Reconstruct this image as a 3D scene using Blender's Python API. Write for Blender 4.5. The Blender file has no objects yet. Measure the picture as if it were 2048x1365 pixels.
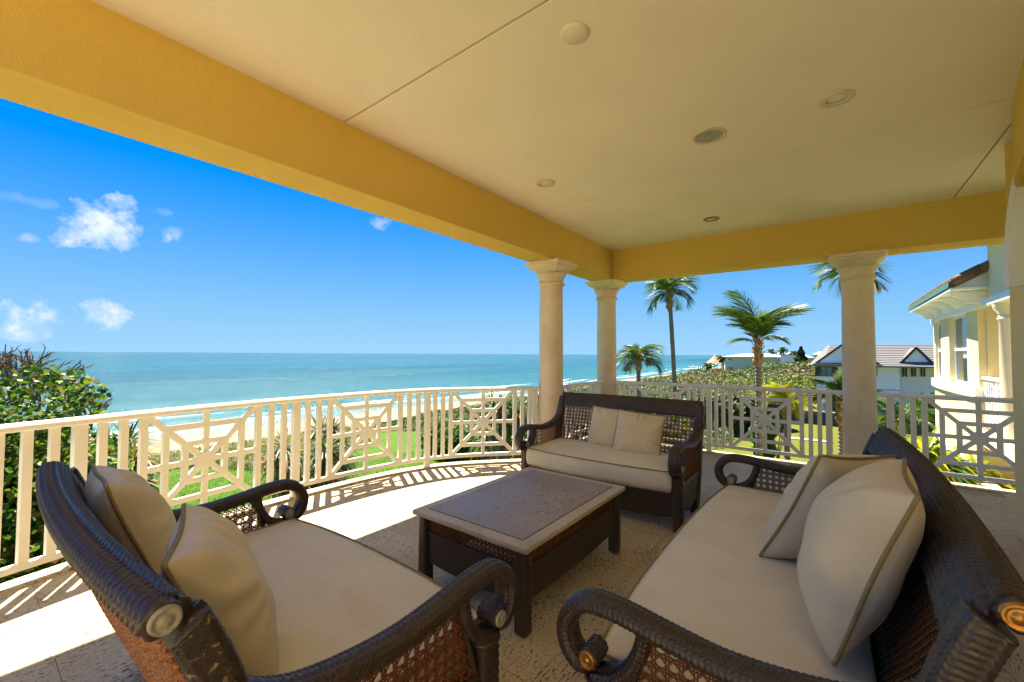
import bpy, math, random
import numpy as np
from mathutils import Vector, Matrix, noise
from math import radians, sin, cos, pi, atan2, sqrt
random.seed(7); rng = np.random.default_rng(7)
scene = bpy.context.scene
col = scene.collection
# ------------------------------------------------------------------ camera
F, EYE = 837.0, 1.42
YAW, PITCH, ROLL = radians(37.3), math.atan(26/837), radians(0.32)
fw = Vector((cos(YAW)*cos(PITCH), sin(YAW)*cos(PITCH), sin(PITCH)))
rt = Vector((sin(YAW), -cos(YAW), 0)); up = rt.cross(fw)
r2 = rt*cos(ROLL)+up*sin(ROLL); u2 = up*cos(ROLL)-rt*sin(ROLL)
cam = bpy.data.objects.new('camera', bpy.data.cameras.new('camera')); col.objects.link(cam)
cam.data.sensor_width = 36; cam.data.lens = F/2048*36
cam.data.clip_start = .02; cam.data.clip_end = 60000
M = Matrix((r2, u2, -fw)).transposed().to_4x4(); M.translation = Vector((0, 0, EYE)); cam.matrix_world = M
scene.camera = cam
# ------------------------------------------------------------------ sky, sun, exposure
SUN_AZ, SUN_EL = radians(60.5), radians(60.5)
SKYK, SKYTINT = 2.4, (.30, .74, 1.25)
scene.view_settings.view_transform = 'Standard'; scene.view_settings.look = 'None'
scene.view_settings.gamma = 1; scene.view_settings.use_curve_mapping = False
scene.view_settings.exposure = 2.65
world = bpy.data.worlds.new('World'); scene.world = world; world.use_nodes = True
WT = world.node_tree; WT.nodes.clear()
def wn(t, **k):
    n = WT.nodes.new(t)
    for a, b in k.items(): setattr(n, a, b)
    return n
def wl(a, b): WT.links.new(a, b)
sky = wn('ShaderNodeTexSky', sky_type='NISHITA', sun_disc=False)
sky.sun_elevation = SUN_EL; sky.sun_rotation = pi/2-SUN_AZ
sky.air_density = 1.0; sky.dust_density = 0.25; sky.ozone_density = 3.0
hs = wn('ShaderNodeHueSaturation'); hs.inputs['Saturation'].default_value = 1.12; hs.inputs['Value'].default_value = 1.0
bwn = wn('ShaderNodeRGBToBW'); wl(sky.outputs[0], bwn.inputs[0])
cmpn = wn('ShaderNodeMath', operation='DIVIDE'); adn = wn('ShaderNodeMath', operation='ADD'); adn.inputs[1].default_value = SKYK
wl(bwn.outputs[0], adn.inputs[0]); cmpn.inputs[0].default_value = SKYK; wl(adn.outputs[0], cmpn.inputs[1])
scn = wn('ShaderNodeVectorMath', operation='SCALE'); wl(sky.outputs[0], scn.inputs[0]); wl(cmpn.outputs[0], scn.inputs['Scale'])
tnt = wn('ShaderNodeVectorMath', operation='MULTIPLY'); wl(scn.outputs[0], tnt.inputs[0]); tnt.inputs[1].default_value = SKYTINT
sxyz = wn('ShaderNodeSeparateXYZ'); tcg = wn('ShaderNodeTexCoord'); wl(tcg.outputs['Generated'], sxyz.inputs[0])
hz = wn('ShaderNodeMapRange'); hz.inputs['From Min'].default_value = .0; hz.inputs['From Max'].default_value = .42; hz.inputs['To Min'].default_value = 1; hz.inputs['To Max'].default_value = 0; wl(sxyz.outputs['Z'], hz.inputs['Value'])
hp = wn('ShaderNodeMath', operation='POWER'); wl(hz.outputs[0], hp.inputs[0]); hp.inputs[1].default_value = 1.7
hmx = wn('ShaderNodeMix', data_type='RGBA'); wl(hp.outputs[0], hmx.inputs['Factor']); wl(tnt.outputs[0], hmx.inputs[6]); hmx.inputs[7].default_value = (1.30, 2.15, 3.05, 1)
wl(hmx.outputs[2], hs.inputs['Color'])
tc = wn('ShaderNodeTexCoord')
def raydir(x, y):
    d = fw + r2*((x-1024)/F) - u2*((y-682.5)/F); return d.normalized()
nz = wn('ShaderNodeTexNoise'); nz.inputs['Scale'].default_value = 19; nz.inputs['Detail'].default_value = 10; nz.inputs['Roughness'].default_value = .64
wl(tc.outputs['Generated'], nz.inputs['Vector'])
def vm(op, a, b=None):
    n = wn('ShaderNodeVectorMath', operation=op)
    for i, v in enumerate((a, b)):
        if v is None: continue
        if hasattr(v, 'links'): wl(v, n.inputs[i])
        else: n.inputs[i].default_value = v
    return n
def mt(op, a, b=None, clamp=False):
    n = wn('ShaderNodeMath', operation=op); n.use_clamp = clamp
    for i, v in enumerate((a, b)):
        if v is None: continue
        if hasattr(v, 'links'): wl(v, n.inputs[i])
        else: n.inputs[i].default_value = v
    return n.outputs[0]
mask = None
nzf = wn('ShaderNodeTexNoise'); nzf.inputs['Scale'].default_value = 48; nzf.inputs['Detail'].default_value = 8; nzf.inputs['Roughness'].default_value = .6
wl(tc.outputs['Generated'], nzf.inputs['Vector'])
CL = [(205, 450, 70, 50, .95), (150, 475, 42, 25, .9), (235, 415, 32, 32, .95), (212, 632, 55, 30, 1.0), (85, 630, 42, 34, 1.0), (15, 640, 50, 38, 1.0),
      (350, 470, 34, 20, .5), (55, 475, 22, 12, .45), (765, 447, 24, 12, .45), (40, 662, 90, 22, .6), (330, 425, 22, 10, .2), (60, 400, 80, 12, .18)]
for (cx, cy, rx, ry, dens) in CL:
    c = raydir(cx, cy)
    hx = Vector((c.y, -c.x, 0)).normalized(); vy = hx.cross(c)
    sx = (raydir(cx+rx, cy)-raydir(cx-rx, cy)).length/2; sy = (raydir(cx, cy+ry)-raydir(cx, cy-ry)).length/2
    df = vm('SUBTRACT', tc.outputs['Generated'], tuple(c)).outputs[0]
    dx = vm('DOT_PRODUCT', df, tuple(hx/sx)).outputs['Value']; dy = vm('DOT_PRODUCT', df, tuple(vy/sy)).outputs['Value']
    dc = vm('DOT_PRODUCT', tc.outputs['Generated'], tuple(c)).outputs['Value']
    d2 = mt('ADD', mt('MULTIPLY', dx, dx), mt('MULTIPLY', dy, dy))
    v = mt('SUBTRACT', 1.0, d2)                       # 1 in the middle, negative outside
    v = mt('ADD', v, mt('MULTIPLY', mt('SUBTRACT', nz.outputs['Fac'], 0.5), 4.8))
    v = mt('ADD', v, mt('MULTIPLY', mt('SUBTRACT', nzf.outputs['Fac'], 0.5), 2.6 if rx > 45 else 5.5))
    v = mt('MULTIPLY', mt('MULTIPLY', v, .8 if rx > 45 else .55, True), dens)
    v = mt('MULTIPLY', v, mt('GREATER_THAN', dc, 0.5))
    v = mt('MULTIPLY', v, mt('SUBTRACT', 2.6, d2, True))
    mask = v if mask is None else mt('MAXIMUM', mask, v)
nz2 = wn('ShaderNodeTexNoise'); nz2.inputs['Scale'].default_value = 34; nz2.inputs['Detail'].default_value = 4
wl(tc.outputs['Generated'], nz2.inputs['Vector'])
cr = wn('ShaderNodeValToRGB'); cr.color_ramp.elements[0].position = .36; cr.color_ramp.elements[0].color = (1.5, 2.2, 3.2, 1)
cr.color_ramp.elements[1].position = .62; cr.color_ramp.elements[1].color = (2.9, 3.1, 3.3, 1); wl(nz2.outputs['Fac'], cr.inputs[0])
mx = wn('ShaderNodeMix', data_type='RGBA'); wl(mask, mx.inputs['Factor']); wl(hs.outputs[0], mx.inputs[6]); wl(cr.outputs[0], mx.inputs[7])
bg = wn('ShaderNodeBackground'); bg.inputs['Strength'].default_value = 0.054; wl(mx.outputs[2], bg.inputs['Color'])
wo = wn('ShaderNodeOutputWorld'); wl(bg.outputs[0], wo.inputs['Surface'])
sl = bpy.data.lights.new('sun', 'SUN'); sl.energy = 3.3; sl.angle = radians(.5); sl.color = (1, .92, .74)
sun = bpy.data.objects.new('sun', sl); col.objects.link(sun)
sdir = Vector((cos(SUN_AZ)*cos(SUN_EL), sin(SUN_AZ)*cos(SUN_EL), sin(SUN_EL)))
sun.rotation_euler = (-sdir).to_track_quat('-Z', 'Y').to_euler(); sun.location = sdir*50
scene.render.engine = 'CYCLES'
scene.cycles.max_bounces = 10; scene.cycles.diffuse_bounces = 6; scene.cycles.transparent_max_bounces = 8
# ------------------------------------------------------------------ materials
class Mat:
    def __init__(s, name, base=(.5, .5, .5), rough=.6, spec=.5, metal=0):
        s.m = bpy.data.materials.new(name); s.m.use_nodes = True; s.t = s.m.node_tree
        s.b = s.t.nodes['Principled BSDF']; s.out = s.t.nodes['Material Output']
        s.b.inputs['Base Color'].default_value = (*base, 1); s.b.inputs['Roughness'].default_value = rough
        s.b.inputs['Specular IOR Level'].default_value = spec; s.b.inputs['Metallic'].default_value = metal
        s.h = None
    def n(s, t, **k):
        n = s.t.nodes.new(t)
        for a, b in k.items(): setattr(n, a, b)
        return n
    def l(s, a, b): s.t.links.new(a, b); return s
    def co(s, kind='Object', scale=(1, 1, 1)):
        if not hasattr(s, 'tc'): s.tc = s.n('ShaderNodeTexCoord')
        mp = s.n('ShaderNodeMapping'); mp.inputs['Scale'].default_value = scale
        s.l(s.tc.outputs[kind], mp.inputs['Vector']); return mp.outputs[0]
    def pos(s, scale=(1, 1, 1)):
        g = s.n('ShaderNodeNewGeometry'); mp = s.n('ShaderNodeMapping'); mp.inputs['Scale'].default_value = scale
        s.l(g.outputs['Position'], mp.inputs['Vector']); return mp.outputs[0]
    def noise(s, vec, scale=5, detail=4, rough=.55, dist=0):
        n = s.n('ShaderNodeTexNoise'); n.inputs['Scale'].default_value = scale; n.inputs['Detail'].default_value = detail
        n.inputs['Roughness'].default_value = rough; n.inputs['Distortion'].default_value = dist
        s.l(vec, n.inputs['Vector']); return n.outputs['Fac']
    def ramp(s, fac, stops):
        r = s.n('ShaderNodeValToRGB'); e = r.color_ramp.elements
        while len(e) < len(stops): e.new(.5)
        for el, (p, c) in zip(e, stops): el.position = p; el.color = (*c, 1) if len(c) == 3 else c
        s.l(fac, r.inputs[0]); return r.outputs[0]
    def mix(s, fac, a, b, blend='MIX'):
        m = s.n('ShaderNodeMix', data_type='RGBA', blend_type=blend)
        for v, i in ((fac, 0), (a, 6), (b, 7)):
            if hasattr(v, 'links'): s.l(v, m.inputs[i])
            else: m.inputs[i].default_value = v if i == 0 else (*v, 1)
        return m.outputs[2]
    def math(s, op, a, b=None, clamp=False):
        n = s.n('ShaderNodeMath', operation=op); n.use_clamp = clamp
        for i, v in enumerate((a, b)):
            if v is None: continue
            if hasattr(v, 'links'): s.l(v, n.inputs[i])
            else: n.inputs[i].default_value = v
        return n.outputs[0]
    def color(s, c): s.l(c, s.b.inputs['Base Color']); return s
    def roughness(s, c): s.l(c, s.b.inputs['Roughness']); return s
    def bump(s, h, dist=.01, strength=1):
        b = s.n('ShaderNodeBump'); b.inputs['Distance'].default_value = dist; b.inputs['Strength'].default_value = strength
        s.l(h, b.inputs['Height'])
        if s.h: s.l(s.h, b.inputs['Normal'])
        s.h = b.outputs[0]; s.l(s.h, s.b.inputs['Normal']); return s
def V3(c, k): return tuple(min(1, x*k) for x in c)
def simple(name, base, rough=.6, spec=.4, var=.12, scale=6, bump=0, bscale=80, metal=0):
    m = Mat(name, base, rough, spec, metal); v = m.pos()
    f = m.noise(v, scale, 5, .6)
    m.color(m.ramp(f, [(.3, V3(base, 1-var)), (.7, V3(base, 1+var))]))
    if bump: m.bump(m.noise(v, bscale, 4, .6), bump)
    return m.m
def stucco(name, base, grain=.004, var=.05):
    m = Mat(name, base, .85, .2); v = m.pos()
    f = m.noise(v, 1.3, 5, .55); m.color(m.ramp(f, [(.3, V3(base, 1-var)), (.7, V3(base, 1+var))]))
    m.bump(m.noise(v, 170, 3, .65), grain, .9); m.bump(m.noise(v, 9, 4, .6), .004, .5); return m.m
MT = {}
MT['ceiling'] = stucco('ceiling_stucco', (.88, .785, .625), .006, .035)
MT['yellow'] = stucco('yellow_stucco', (.68, .46, .11), .003, .05)
MT['cream'] = stucco('cream_stucco', (.86, .68, .35), .003, .04)
MT['pale'] = stucco('pale_stucco', (.80, .70, .48), .003, .03)
MT['white'] = simple('white_paint', (.84, .80, .71), .38, .4, .03, 5, .0006, 60)
MT['purewhite'] = simple('white_trim', (.84, .84, .82), .45, .3, .03)
# coral stone column
m = Mat('coral_stone', (.6, .5, .38), .75, .25); v = m.pos()
c1 = m.ramp(m.noise(v, 2.2, 6, .65), [(.3, (.70, .53, .36)), (.55, (.82, .67, .49)), (.75, (.78, .61, .43))])
sp = m.ramp(m.noise(v, 85, 3, .7), [(.33, (0, 0, 0)), (.42, (1, 1, 1))])
m.color(m.mix(1, c1, m.ramp(sp, [(0, (.72, .66, .6)), (1, (1, 1, 1))]), 'MULTIPLY')); m.bump(m.noise(v, 120, 4, .7), .002, .7); MT['stone'] = m.m
# travertine floor: pits run along Y in patches, colour differs from slab to slab
def travertine(name, lo, mid, hi, pit, pitcol, rough=.55, rot=False):
    m = Mat(name, mid, rough, .35); v = m.pos(); oi = m.n('ShaderNodeObjectInfo')
    base = m.ramp(m.noise(v, 1.7, 7, .62, .4), [(.25, lo), (.5, mid), (.75, hi)])
    tone = m.ramp(oi.outputs['Random'], [(0, (.95, .94, .92)), (1, (1, 1, 1))])
    base = m.mix(1, base, tone, 'MULTIPLY')
    vs = m.pos((13, 42, 9) if not rot else (42, 13, 9))
    f1 = m.noise(vs, 2.3, 4, .62); f2 = m.noise(m.pos((1, 1, 1)), 2.6, 3, .5)
    thr = m.math('ADD', f1, m.math('MULTIPLY', f2, .22))
    pm = m.ramp(thr, [(pit, (1, 1, 1)), (pit+.035, (0, 0, 0))])
    f3 = m.noise(v, 60, 3, .6); sm = m.ramp(f3, [(.33, (1, 1, 1)), (.38, (0, 0, 0))])
    pm = m.math('MAXIMUM', pm, m.math('MULTIPLY', sm, .6))
    m.color(m.mix(pm, base, pitcol)); m.bump(m.math('SUBTRACT', 1, pm), .003, .9); m.bump(m.noise(v, 140, 3, .6), .0012, .6)
    m.roughness(m.ramp(m.noise(v, 3, 4), [(.3, (rough-.08,)*3), (.7, (rough+.12,)*3)])); return m.m
MT['floor'] = travertine('travertine_floor', (.48, .37, .22), (.58, .47, .30), (.68, .58, .41), .485, (.10, .060, .030))
MT['table'] = travertine('stone_table_top', (.27, .215, .15), (.35, .285, .205), (.43, .36, .27), .455, (.10, .08, .065), .38)
MT['table_edge'] = travertine('stone_table_border', (.42, .34, .23), (.54, .45, .32), (.62, .53, .39), .40, (.18, .14, .10), .42)
MT['grout'] = simple('grout', (.46, .37, .25), .9, .1, .1)
def wicker(name, dark, light, worn=0):
    m = Mat(name, dark, .34, .5 if 'cane' not in name else .2); v = m.co('Object')
    f = m.noise(v, 190, 2, .5); g = m.noise(v, 7, 4, .6)
    c = m.mix(g, m.ramp(f, [(.3, dark), (.7, light)]), m.ramp(f, [(.3, V3(dark, .8)), (.7, V3(light, .75))]))
    if worn:
        wv = m.math('ADD', m.noise(v, 46, 5, .65), m.math('MULTIPLY', m.noise(v, 5, 3, .5), .5))
        c = m.mix(m.ramp(wv, [(worn, (0, 0, 0)), (worn+.04, (1, 1, 1))]), c, (.27, .20, .11))
    m.color(c); m.roughness(m.ramp(m.noise(v, 60, 3), [(.3, (.30 if 'cane' not in name else .5,)*3), (.7, (.52,)*3)])); return m.m
MT['wicker'] = wicker('dark_wicker', (.030, .018, .012), (.075, .048, .032))
MT['wicker_worn'] = wicker('worn_wicker', (.028, .019, .013), (.07, .050, .034), .855)
MT['cane'] = wicker('cane_webbing', (.12, .036, .012), (.26, .09, .032))
MT['cane_back'] = wicker('copper_cane', (.14, .055, .028), (.46, .21, .11))
def fabric(name, base, wr=.010):
    m = Mat(name, base, .82, .15); v = m.co('Object')
    f = m.noise(v, 3.2, 5, .6); c = m.ramp(f, [(.25, V3(base, .90)), (.5, base), (.75, V3(base, 1.05))])
    st = m.ramp(m.noise(v, 1.6, 4, .6, 1.0), [(.52, (1, 1, 1)), (.70, (.93, .88, .80))]); c = m.mix(1, c, st, 'MULTIPLY')
    sp = m.ramp(m.noise(v, 34, 2, .5), [(.19, (.35, .27, .18)), (.215, (1, 1, 1))]); c = m.mix(1, c, sp, 'MULTIPLY')
    m.color(c); m.b.inputs['Sheen Weight'].default_value = .15
    m.bump(m.noise(v, 3.5, 3, .5, 1.2), wr, .55); m.bump(m.noise(v, 14, 3, .55, .8), wr*.18, .6)
    w = m.noise(m.co('Object', (1, 1, 1)), 650, 1, .5); m.bump(w, .0006, .5); return m.m
MT['seat'] = fabric('seat_canvas', (.74, .66, .48), .02)
MT['pillow'] = fabric('pillow_canvas', (.66, .555, .365), .022)
MT['piping'] = simple('olive_piping', (.29, .21, .085), .7, .2, .15, 40)
MT['cap'] = simple('antique_metal_cap', (.34, .31, .24), .55, .4, .25, 60, .0006, 200, .25)
MT['brass'] = simple('warm_brass_cap', (.48, .23, .05), .35, .5, .2, 60, .0006, 200, .85)
MT['rubber'] = simple('grey_glide', (.16, .15, .13), .6, .3)
MT['lightring'] = simple('cream_metal_trim', (.66, .54, .33), .5, .3, .05)
MT['lens'] = simple('frosted_lens', (.72, .70, .66), .3, .4, .03)
MT['speaker'] = simple('speaker_grille', (.33, .33, .29), .6, .3, .25, 30, .001, 900)
MT['cover'] = simple('blank_cover_plate', (.70, .62, .47), .5, .3, .03)
MT['ring_dark'] = simple('tarnished_trim', (.34, .22, .10), .5, .4, .2)
def leafmat(name, stops, rough=.45, trans=.35, attr='tint'):
    m = Mat(name, stops[0][1], rough, .35)
    a = m.n('ShaderNodeAttribute', attribute_name=attr); c = m.ramp(a.outputs['Fac'], stops); m.color(c)
    tr = m.n('ShaderNodeBsdfTranslucent'); m.l(m.mix(1, c, (1.0, 1.0, .55), 'MULTIPLY'), tr.inputs['Color'])
    ms = m.n('ShaderNodeMixShader'); ms.inputs[0].default_value = trans
    m.l(m.b.outputs[0], ms.inputs[1]); m.l(tr.outputs[0], ms.inputs[2]); m.l(ms.outputs[0], m.out.inputs[0]); return m.m
MT['frond'] = leafmat('palm_frond_green', [(0, (.030, .070, .012)), (.5, (.065, .135, .018)), (.85, (.12, .17, .02)), (1, (.20, .15, .04))], .38, .35)
MT['frond_yellow'] = leafmat('yellowing_frond', [(0, (.14, .22, .012)), (.4, (.36, .38, .015)), (1, (.66, .42, .015))], .4, .4)
MT['frond_dry'] = leafmat('dry_frond', [(0, (.30, .20, .08)), (1, (.46, .33, .16))], .7, .3)
MT['grape'] = leafmat('sea_grape_leaf', [(0, (.020, .055, .008)), (.45, (.050, .13, .012)), (.8, (.13, .22, .015)), (.90, (.25, .24, .02)), (.96, (.36, .16, .02)), (1, (.34, .08, .02))], .55, .35)
MT['scrub'] = leafmat('scrub_leaf', [(0, (.018, .038, .008)), (.3, (.050, .095, .014)), (.55, (.11, .15, .022)), (.72, (.12, .098, .050)), (1, (.16, .13, .080))], .6, .2)
MT['grassblade'] = leafmat('dune_grass_blade', [(0, (.11, .15, .04)), (.5, (.23, .24, .09)), (1, (.40, .36, .20))], .6, .3)
MT['spiky'] = leafmat('screw_pine_leaf', [(0, (.030, .075, .020)), (.5, (.085, .16, .035)), (.75, (.26, .26, .05)), (.9, (.50, .24, .05)), (1, (.42, .12, .03))], .4, .25)
MT['bark'] = simple('grey_bark', (.15, .115, .085), .85, .2, .3, 14, .01, 30)
m = Mat('palm_bark', (.2, .15, .1), .9, .15); v = m.co('Object')
wv = m.n('ShaderNodeTexWave', wave_type='BANDS', bands_direction='Z'); wv.inputs['Scale'].default_value = 2.6; wv.inputs['Distortion'].default_value = 2.5; wv.inputs['Detail'].default_value = 3
m.l(v, wv.inputs['Vector']); m.color(m.mix(m.noise(v, 9, 4), m.ramp(wv.outputs['Fac'], [(.1, (.13, .095, .065)), (.5, (.30, .225, .155))]), (.22, .17, .12))); m.bump(wv.outputs['Fac'], .02, .8); MT['palmbark'] = m.m
MT['boot'] = simple('palm_boot_fibre', (.40, .23, .10), .85, .15, .35, 22, .02, 40)
# ground
m = Mat('lawn', (.1, .2, .03), .85, .15); v = m.pos()
g1 = m.ramp(m.noise(v, 2.2, 6, .7), [(.25, (.032, .085, .002)), (.5, (.06, .135, .004)), (.75, (.10, .17, .006))])
g2 = m.ramp(m.noise(v, 1.1, 7, .72), [(.3, (.17, .11, .045)), (.45, (.12, .125, .010)), (.65, (.10, .14, .005))])
sx = m.n('ShaderNodeSeparateXYZ'); m.l(m.pos(), sx.inputs[0])
dd = m.math('SUBTRACT', sx.outputs['X'], m.math('MULTIPLY', sx.outputs['Y'], .55))
zone = m.math('MULTIPLY', m.math('SUBTRACT', dd, 6), .12, True)
m.color(m.mix(zone, g1, g2)); m.bump(m.noise(v, 30, 5, .75), .06, 1); MT['lawn'] = m.m
m = Mat('sand', (.6, .5, .37), .9, .15); v = m.pos()
m.color(m.ramp(m.noise(v, .35, 6, .6), [(.3, (.19, .15, .11)), (.7, (.26, .21, .155))])); m.bump(m.noise(v, 3, 5, .7), .08, .8); MT['sand'] = m.m
m = Mat('wet_sand', (.4, .33, .25), .25, .5); MT['wetsand'] = m.m
m = Mat('sea_water', (.03, .2, .25), .16, .12); v = m.pos(); sx = m.n('ShaderNodeSeparateXYZ'); m.l(v, sx.inputs[0])
wob = m.math('MULTIPLY', m.math('SUBTRACT', m.noise(m.pos((.012, .03, 1)), 1, 5, .6), .5), 60)
yy = m.math('ADD', sx.outputs['Y'], wob)
mr = m.n('ShaderNodeMapRange'); mr.inputs['From Min'].default_value = 60; mr.inputs['From Max'].default_value = 900; m.l(yy, mr.inputs['Value'])
c = m.ramp(m.math('POWER', mr.outputs[0], .5), [(0, (.10, .17, .145)), (.08, (.030, .12, .11)), (.25, (.010, .085, .088)), (.42, (.008, .060, .075)), (.62, (.014, .080, .090)), (1, (.016, .068, .082))])
bands = m.ramp(m.noise(m.pos((.0022, .012, 1)), 1, 6, .62), [(.38, (.70, .78, .85)), (.62, (1.22, 1.15, 1.08))])
c = m.mix(.8, c, bands, 'MULTIPLY')
m.color(c); m.roughness(m.ramp(m.noise(m.pos((.004, .02, 1)), 1, 4), [(.4, (.12,)*3), (.6, (.3,)*3)]))
m.bump(m.noise(m.pos((.25, .7, 1)), 1, 6, .7), .55, .9); MT['sea'] = m.m
MT['foam'] = simple('sea_foam', (.86, .88, .87), .7, .2, .04)
m = Mat('shingle_roof', (.33, .27, .25), .8, .2); v = m.pos()
m.color(m.mix(.75, m.ramp(m.noise(v, 7, 4, .7), [(.3, (.125, .12, .12)), (.7, (.22, .21, .21))]), (.155, .15, .15))); MT['shingle'] = m.m
MT['clay'] = simple('clay_tile', (.15, .085, .06), .7, .3, .25, 9, .004, 40)
MT['copper'] = simple('green_drip_edge', (.055, .14, .10), .5, .4, .2)
MT['darktrim'] = simple('charcoal_trim', (.03, .035, .045), .5, .4, .1)
MT['teal_wall'] = simple('pale_teal_siding', (.46, .60, .57), .8, .2, .03)
MT['white_wall'] = simple('white_house_wall', (.72, .74, .76), .8, .2, .02)
MT['metal_roof'] = simple('white_metal_roof', (.45, .45, .45), .4, .4, .03)
MT['blue_wall'] = simple('blue_grey_wall', (.14, .24, .33), .8, .2, .05)
MT['thatch'] = simple('thatch', (.36, .26, .17), .9, .1, .3, 3)
MT['wood'] = simple('weathered_wood', (.20, .165, .135), .85, .2, .2, 5)
m = Mat('window_glass', (.03, .045, .05), .04, .9); MT['glass'] = m.m
m = Mat('teal_glass', (.01, .17, .26), .08, .8); MT['tealglass'] = m.m
MT['lantern'] = simple('lantern_metal', (.10, .08, .07), .5, .5, .1)
MT['frost'] = simple('lantern_glass', (.55, .6, .62), .15, .5, .05)
# ------------------------------------------------------------------ mesh helpers
class MB:
    def __init__(s): s.v = []; s.f = []
    def add(s, vs, fs):
        o = len(s.v); s.v += [tuple(v) for v in vs]; s.f += [tuple(i+o for i in f) for f in fs]; return s
    def box(s, c, size, rz=0, rot=None, taper=None):
        x, y, z = (d/2 for d in size); c = Vector(c); R = rot or Matrix.Rotation(rz, 3, 'Z'); vs = []
        for dz in (-1, 1):
            k = taper if (taper and dz < 0) else 1
            for dx, dy in ((-1, -1), (1, -1), (1, 1), (-1, 1)): vs.append(c+R@Vector((dx*x*k, dy*y*k, dz*z)))
        return s.add(vs, [(3, 2, 1, 0), (4, 5, 6, 7), (0, 1, 5, 4), (1, 2, 6, 5), (2, 3, 7, 6), (3, 0, 4, 7)])
    def bar(s, a, b, w, t, upv=(0, 0, 1)):
        a, b = Vector(a), Vector(b); d = (b-a); L = d.length; d.normalize(); u = Vector(upv)
        if abs(d.dot(u)) > .98: u = Vector((1, 0, 0))
        sd = d.cross(u).normalized(); u = sd.cross(d)
        return s.box((a+b)/2, (L, w, t), rot=Matrix((d, sd, u)).transposed())
    def prism(s, poly, z0, z1):
        n = len(poly); vs = [(x, y, z0) for x, y in poly]+[(x, y, z1) for x, y in poly]
        return s.add(vs, [tuple(range(n-1, -1, -1)), tuple(range(n, 2*n))]+[(i, (i+1) % n, n+(i+1) % n, n+i) for i in range(n)])
    def lathe(s, prof, n=32, c=(0, 0, 0), axis='z', square=None):
        c = Vector(c); vs = []; k = len(prof)
        for i in range(n):
            a = 2*pi*i/n
            for r, z in prof:
                p = Vector((r*cos(a), r*sin(a), z))
                if axis == 'x': p = Vector((p.z, p.x, p.y))
                if axis == 'y': p = Vector((p.x, p.z, p.y))
                vs.append(c+p)
        fs = [(i*k+j, ((i+1) % n)*k+j, ((i+1) % n)*k+j+1, i*k+j+1) for i in range(n) for j in range(k-1)]
        return s.add(vs, fs)
    def tube(s, pts, r, n=8, cap=True):
        pts = [Vector(p) for p in pts]; k = len(pts); vs = []; pu = Vector((0, 0, 1))
        for i, p in enumerate(pts):
            d = (pts[min(i+1, k-1)]-pts[max(i-1, 0)]).normalized()
            if abs(d.dot(pu)) > .99: pu = Vector((1, 0, 0))
            sd = d.cross(pu).normalized(); u = sd.cross(d); pu = u
            rr = r[i] if hasattr(r, '__len__') else r
            for j in range(n):
                a = 2*pi*j/n; vs.append(p+sd*cos(a)*rr+u*sin(a)*rr)
        fs = [(i*n+j, i*n+(j+1) % n, (i+1)*n+(j+1) % n, (i+1)*n+j) for i in range(k-1) for j in range(n)]
        if cap: fs += [tuple(range(n-1, -1, -1)), tuple(range((k-1)*n, k*n))]
        return s.add(vs, fs)
    def build(s, name, mat, parent=None, smooth=False, bevel=0, world=False, seg=2):
        vs = s.v
        if world and parent is not None:
            o = Vector(parent.location); vs = [tuple(Vector(v)-o) for v in vs]
        me = bpy.data.meshes.new(name); me.from_pydata(vs, [], s.f); me.update()
        return fin(me, name, mat, parent, smooth, bevel, seg)
def fin(me, name, mat, parent=None, smooth=False, bevel=0, seg=2):
    me.materials.append(MT[mat] if isinstance(mat, str) else mat)
    if smooth: me.polygons.foreach_set('use_smooth', [True]*len(me.polygons))
    o = bpy.data.objects.new(name, me); col.objects.link(o)
    if parent is not None: o.parent = parent
    if bevel:
        b = o.modifiers.new('bevel', 'BEVEL'); b.width = bevel; b.segments = seg; b.limit_method = 'ANGLE'
    return o
def npmesh(name, verts, faces, mat, parent=None, smooth=True, tint=None, world=False):
    verts = np.asarray(verts, dtype=np.float32).reshape(-1, 3); faces = np.asarray(faces, dtype=np.int32)
    if world and parent is not None: verts = verts-np.array(parent.location, dtype=np.float32)
    n, k = faces.shape; me = bpy.data.meshes.new(name)
    me.vertices.add(len(verts)); me.vertices.foreach_set('co', verts.ravel())
    me.loops.add(n*k); me.loops.foreach_set('vertex_index', faces.ravel())
    me.polygons.add(n); me.polygons.foreach_set('loop_start', np.arange(0, n*k, k, dtype=np.int32))
    if tint is not None:
        a = me.attributes.new('tint', 'FLOAT', 'POINT'); a.data.foreach_set('value', np.asarray(tint, dtype=np.float32))
    me.update(calc_edges=True); return fin(me, name, mat, parent, smooth)
def tag(o, label=None, cat=None, group=None, kind=None):
    if label: o['label'] = label
    if cat: o['category'] = cat
    if group: o['group'] = group
    if kind: o['kind'] = kind
    return o
def thing(name, loc, label, cat, group=None, rz=0):
    o = bpy.data.objects.new(name, None); o.empty_display_size = .2; col.objects.link(o); o.location = loc; o.rotation_euler = (0, 0, rz)
    return tag(o, label, cat, group)
def copy_tree(o, parent=None):
    c = o.copy(); col.objects.link(c)
    if parent is not None: c.parent = parent
    for ch in list(o.children): copy_tree(ch, c)
    return c
def spline(P, n):
    """Catmull-Rom through P, n samples equally spaced by arc length"""
    P = [np.array(p, float) for p in P]; P = [2*P[0]-P[1]]+P+[2*P[-1]-P[-2]]; out = []
    for i in range(1, len(P)-2):
        for t in np.linspace(0, 1, 24, endpoint=False):
            a, b, c, d = P[i-1:i+3]; out.append(.5*((2*b)+(-a+c)*t+(2*a-5*b+4*c-d)*t*t+(-a+3*b-3*c+d)*t**3))
    out.append(P[-2]); out = np.array(out); s = np.r_[0, np.cumsum(np.linalg.norm(np.diff(out, axis=0), axis=1))]
    q = np.linspace(0, s[-1], n); return np.stack([np.interp(q, s, out[:, k]) for k in range(out.shape[1])], 1), s[-1]
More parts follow.
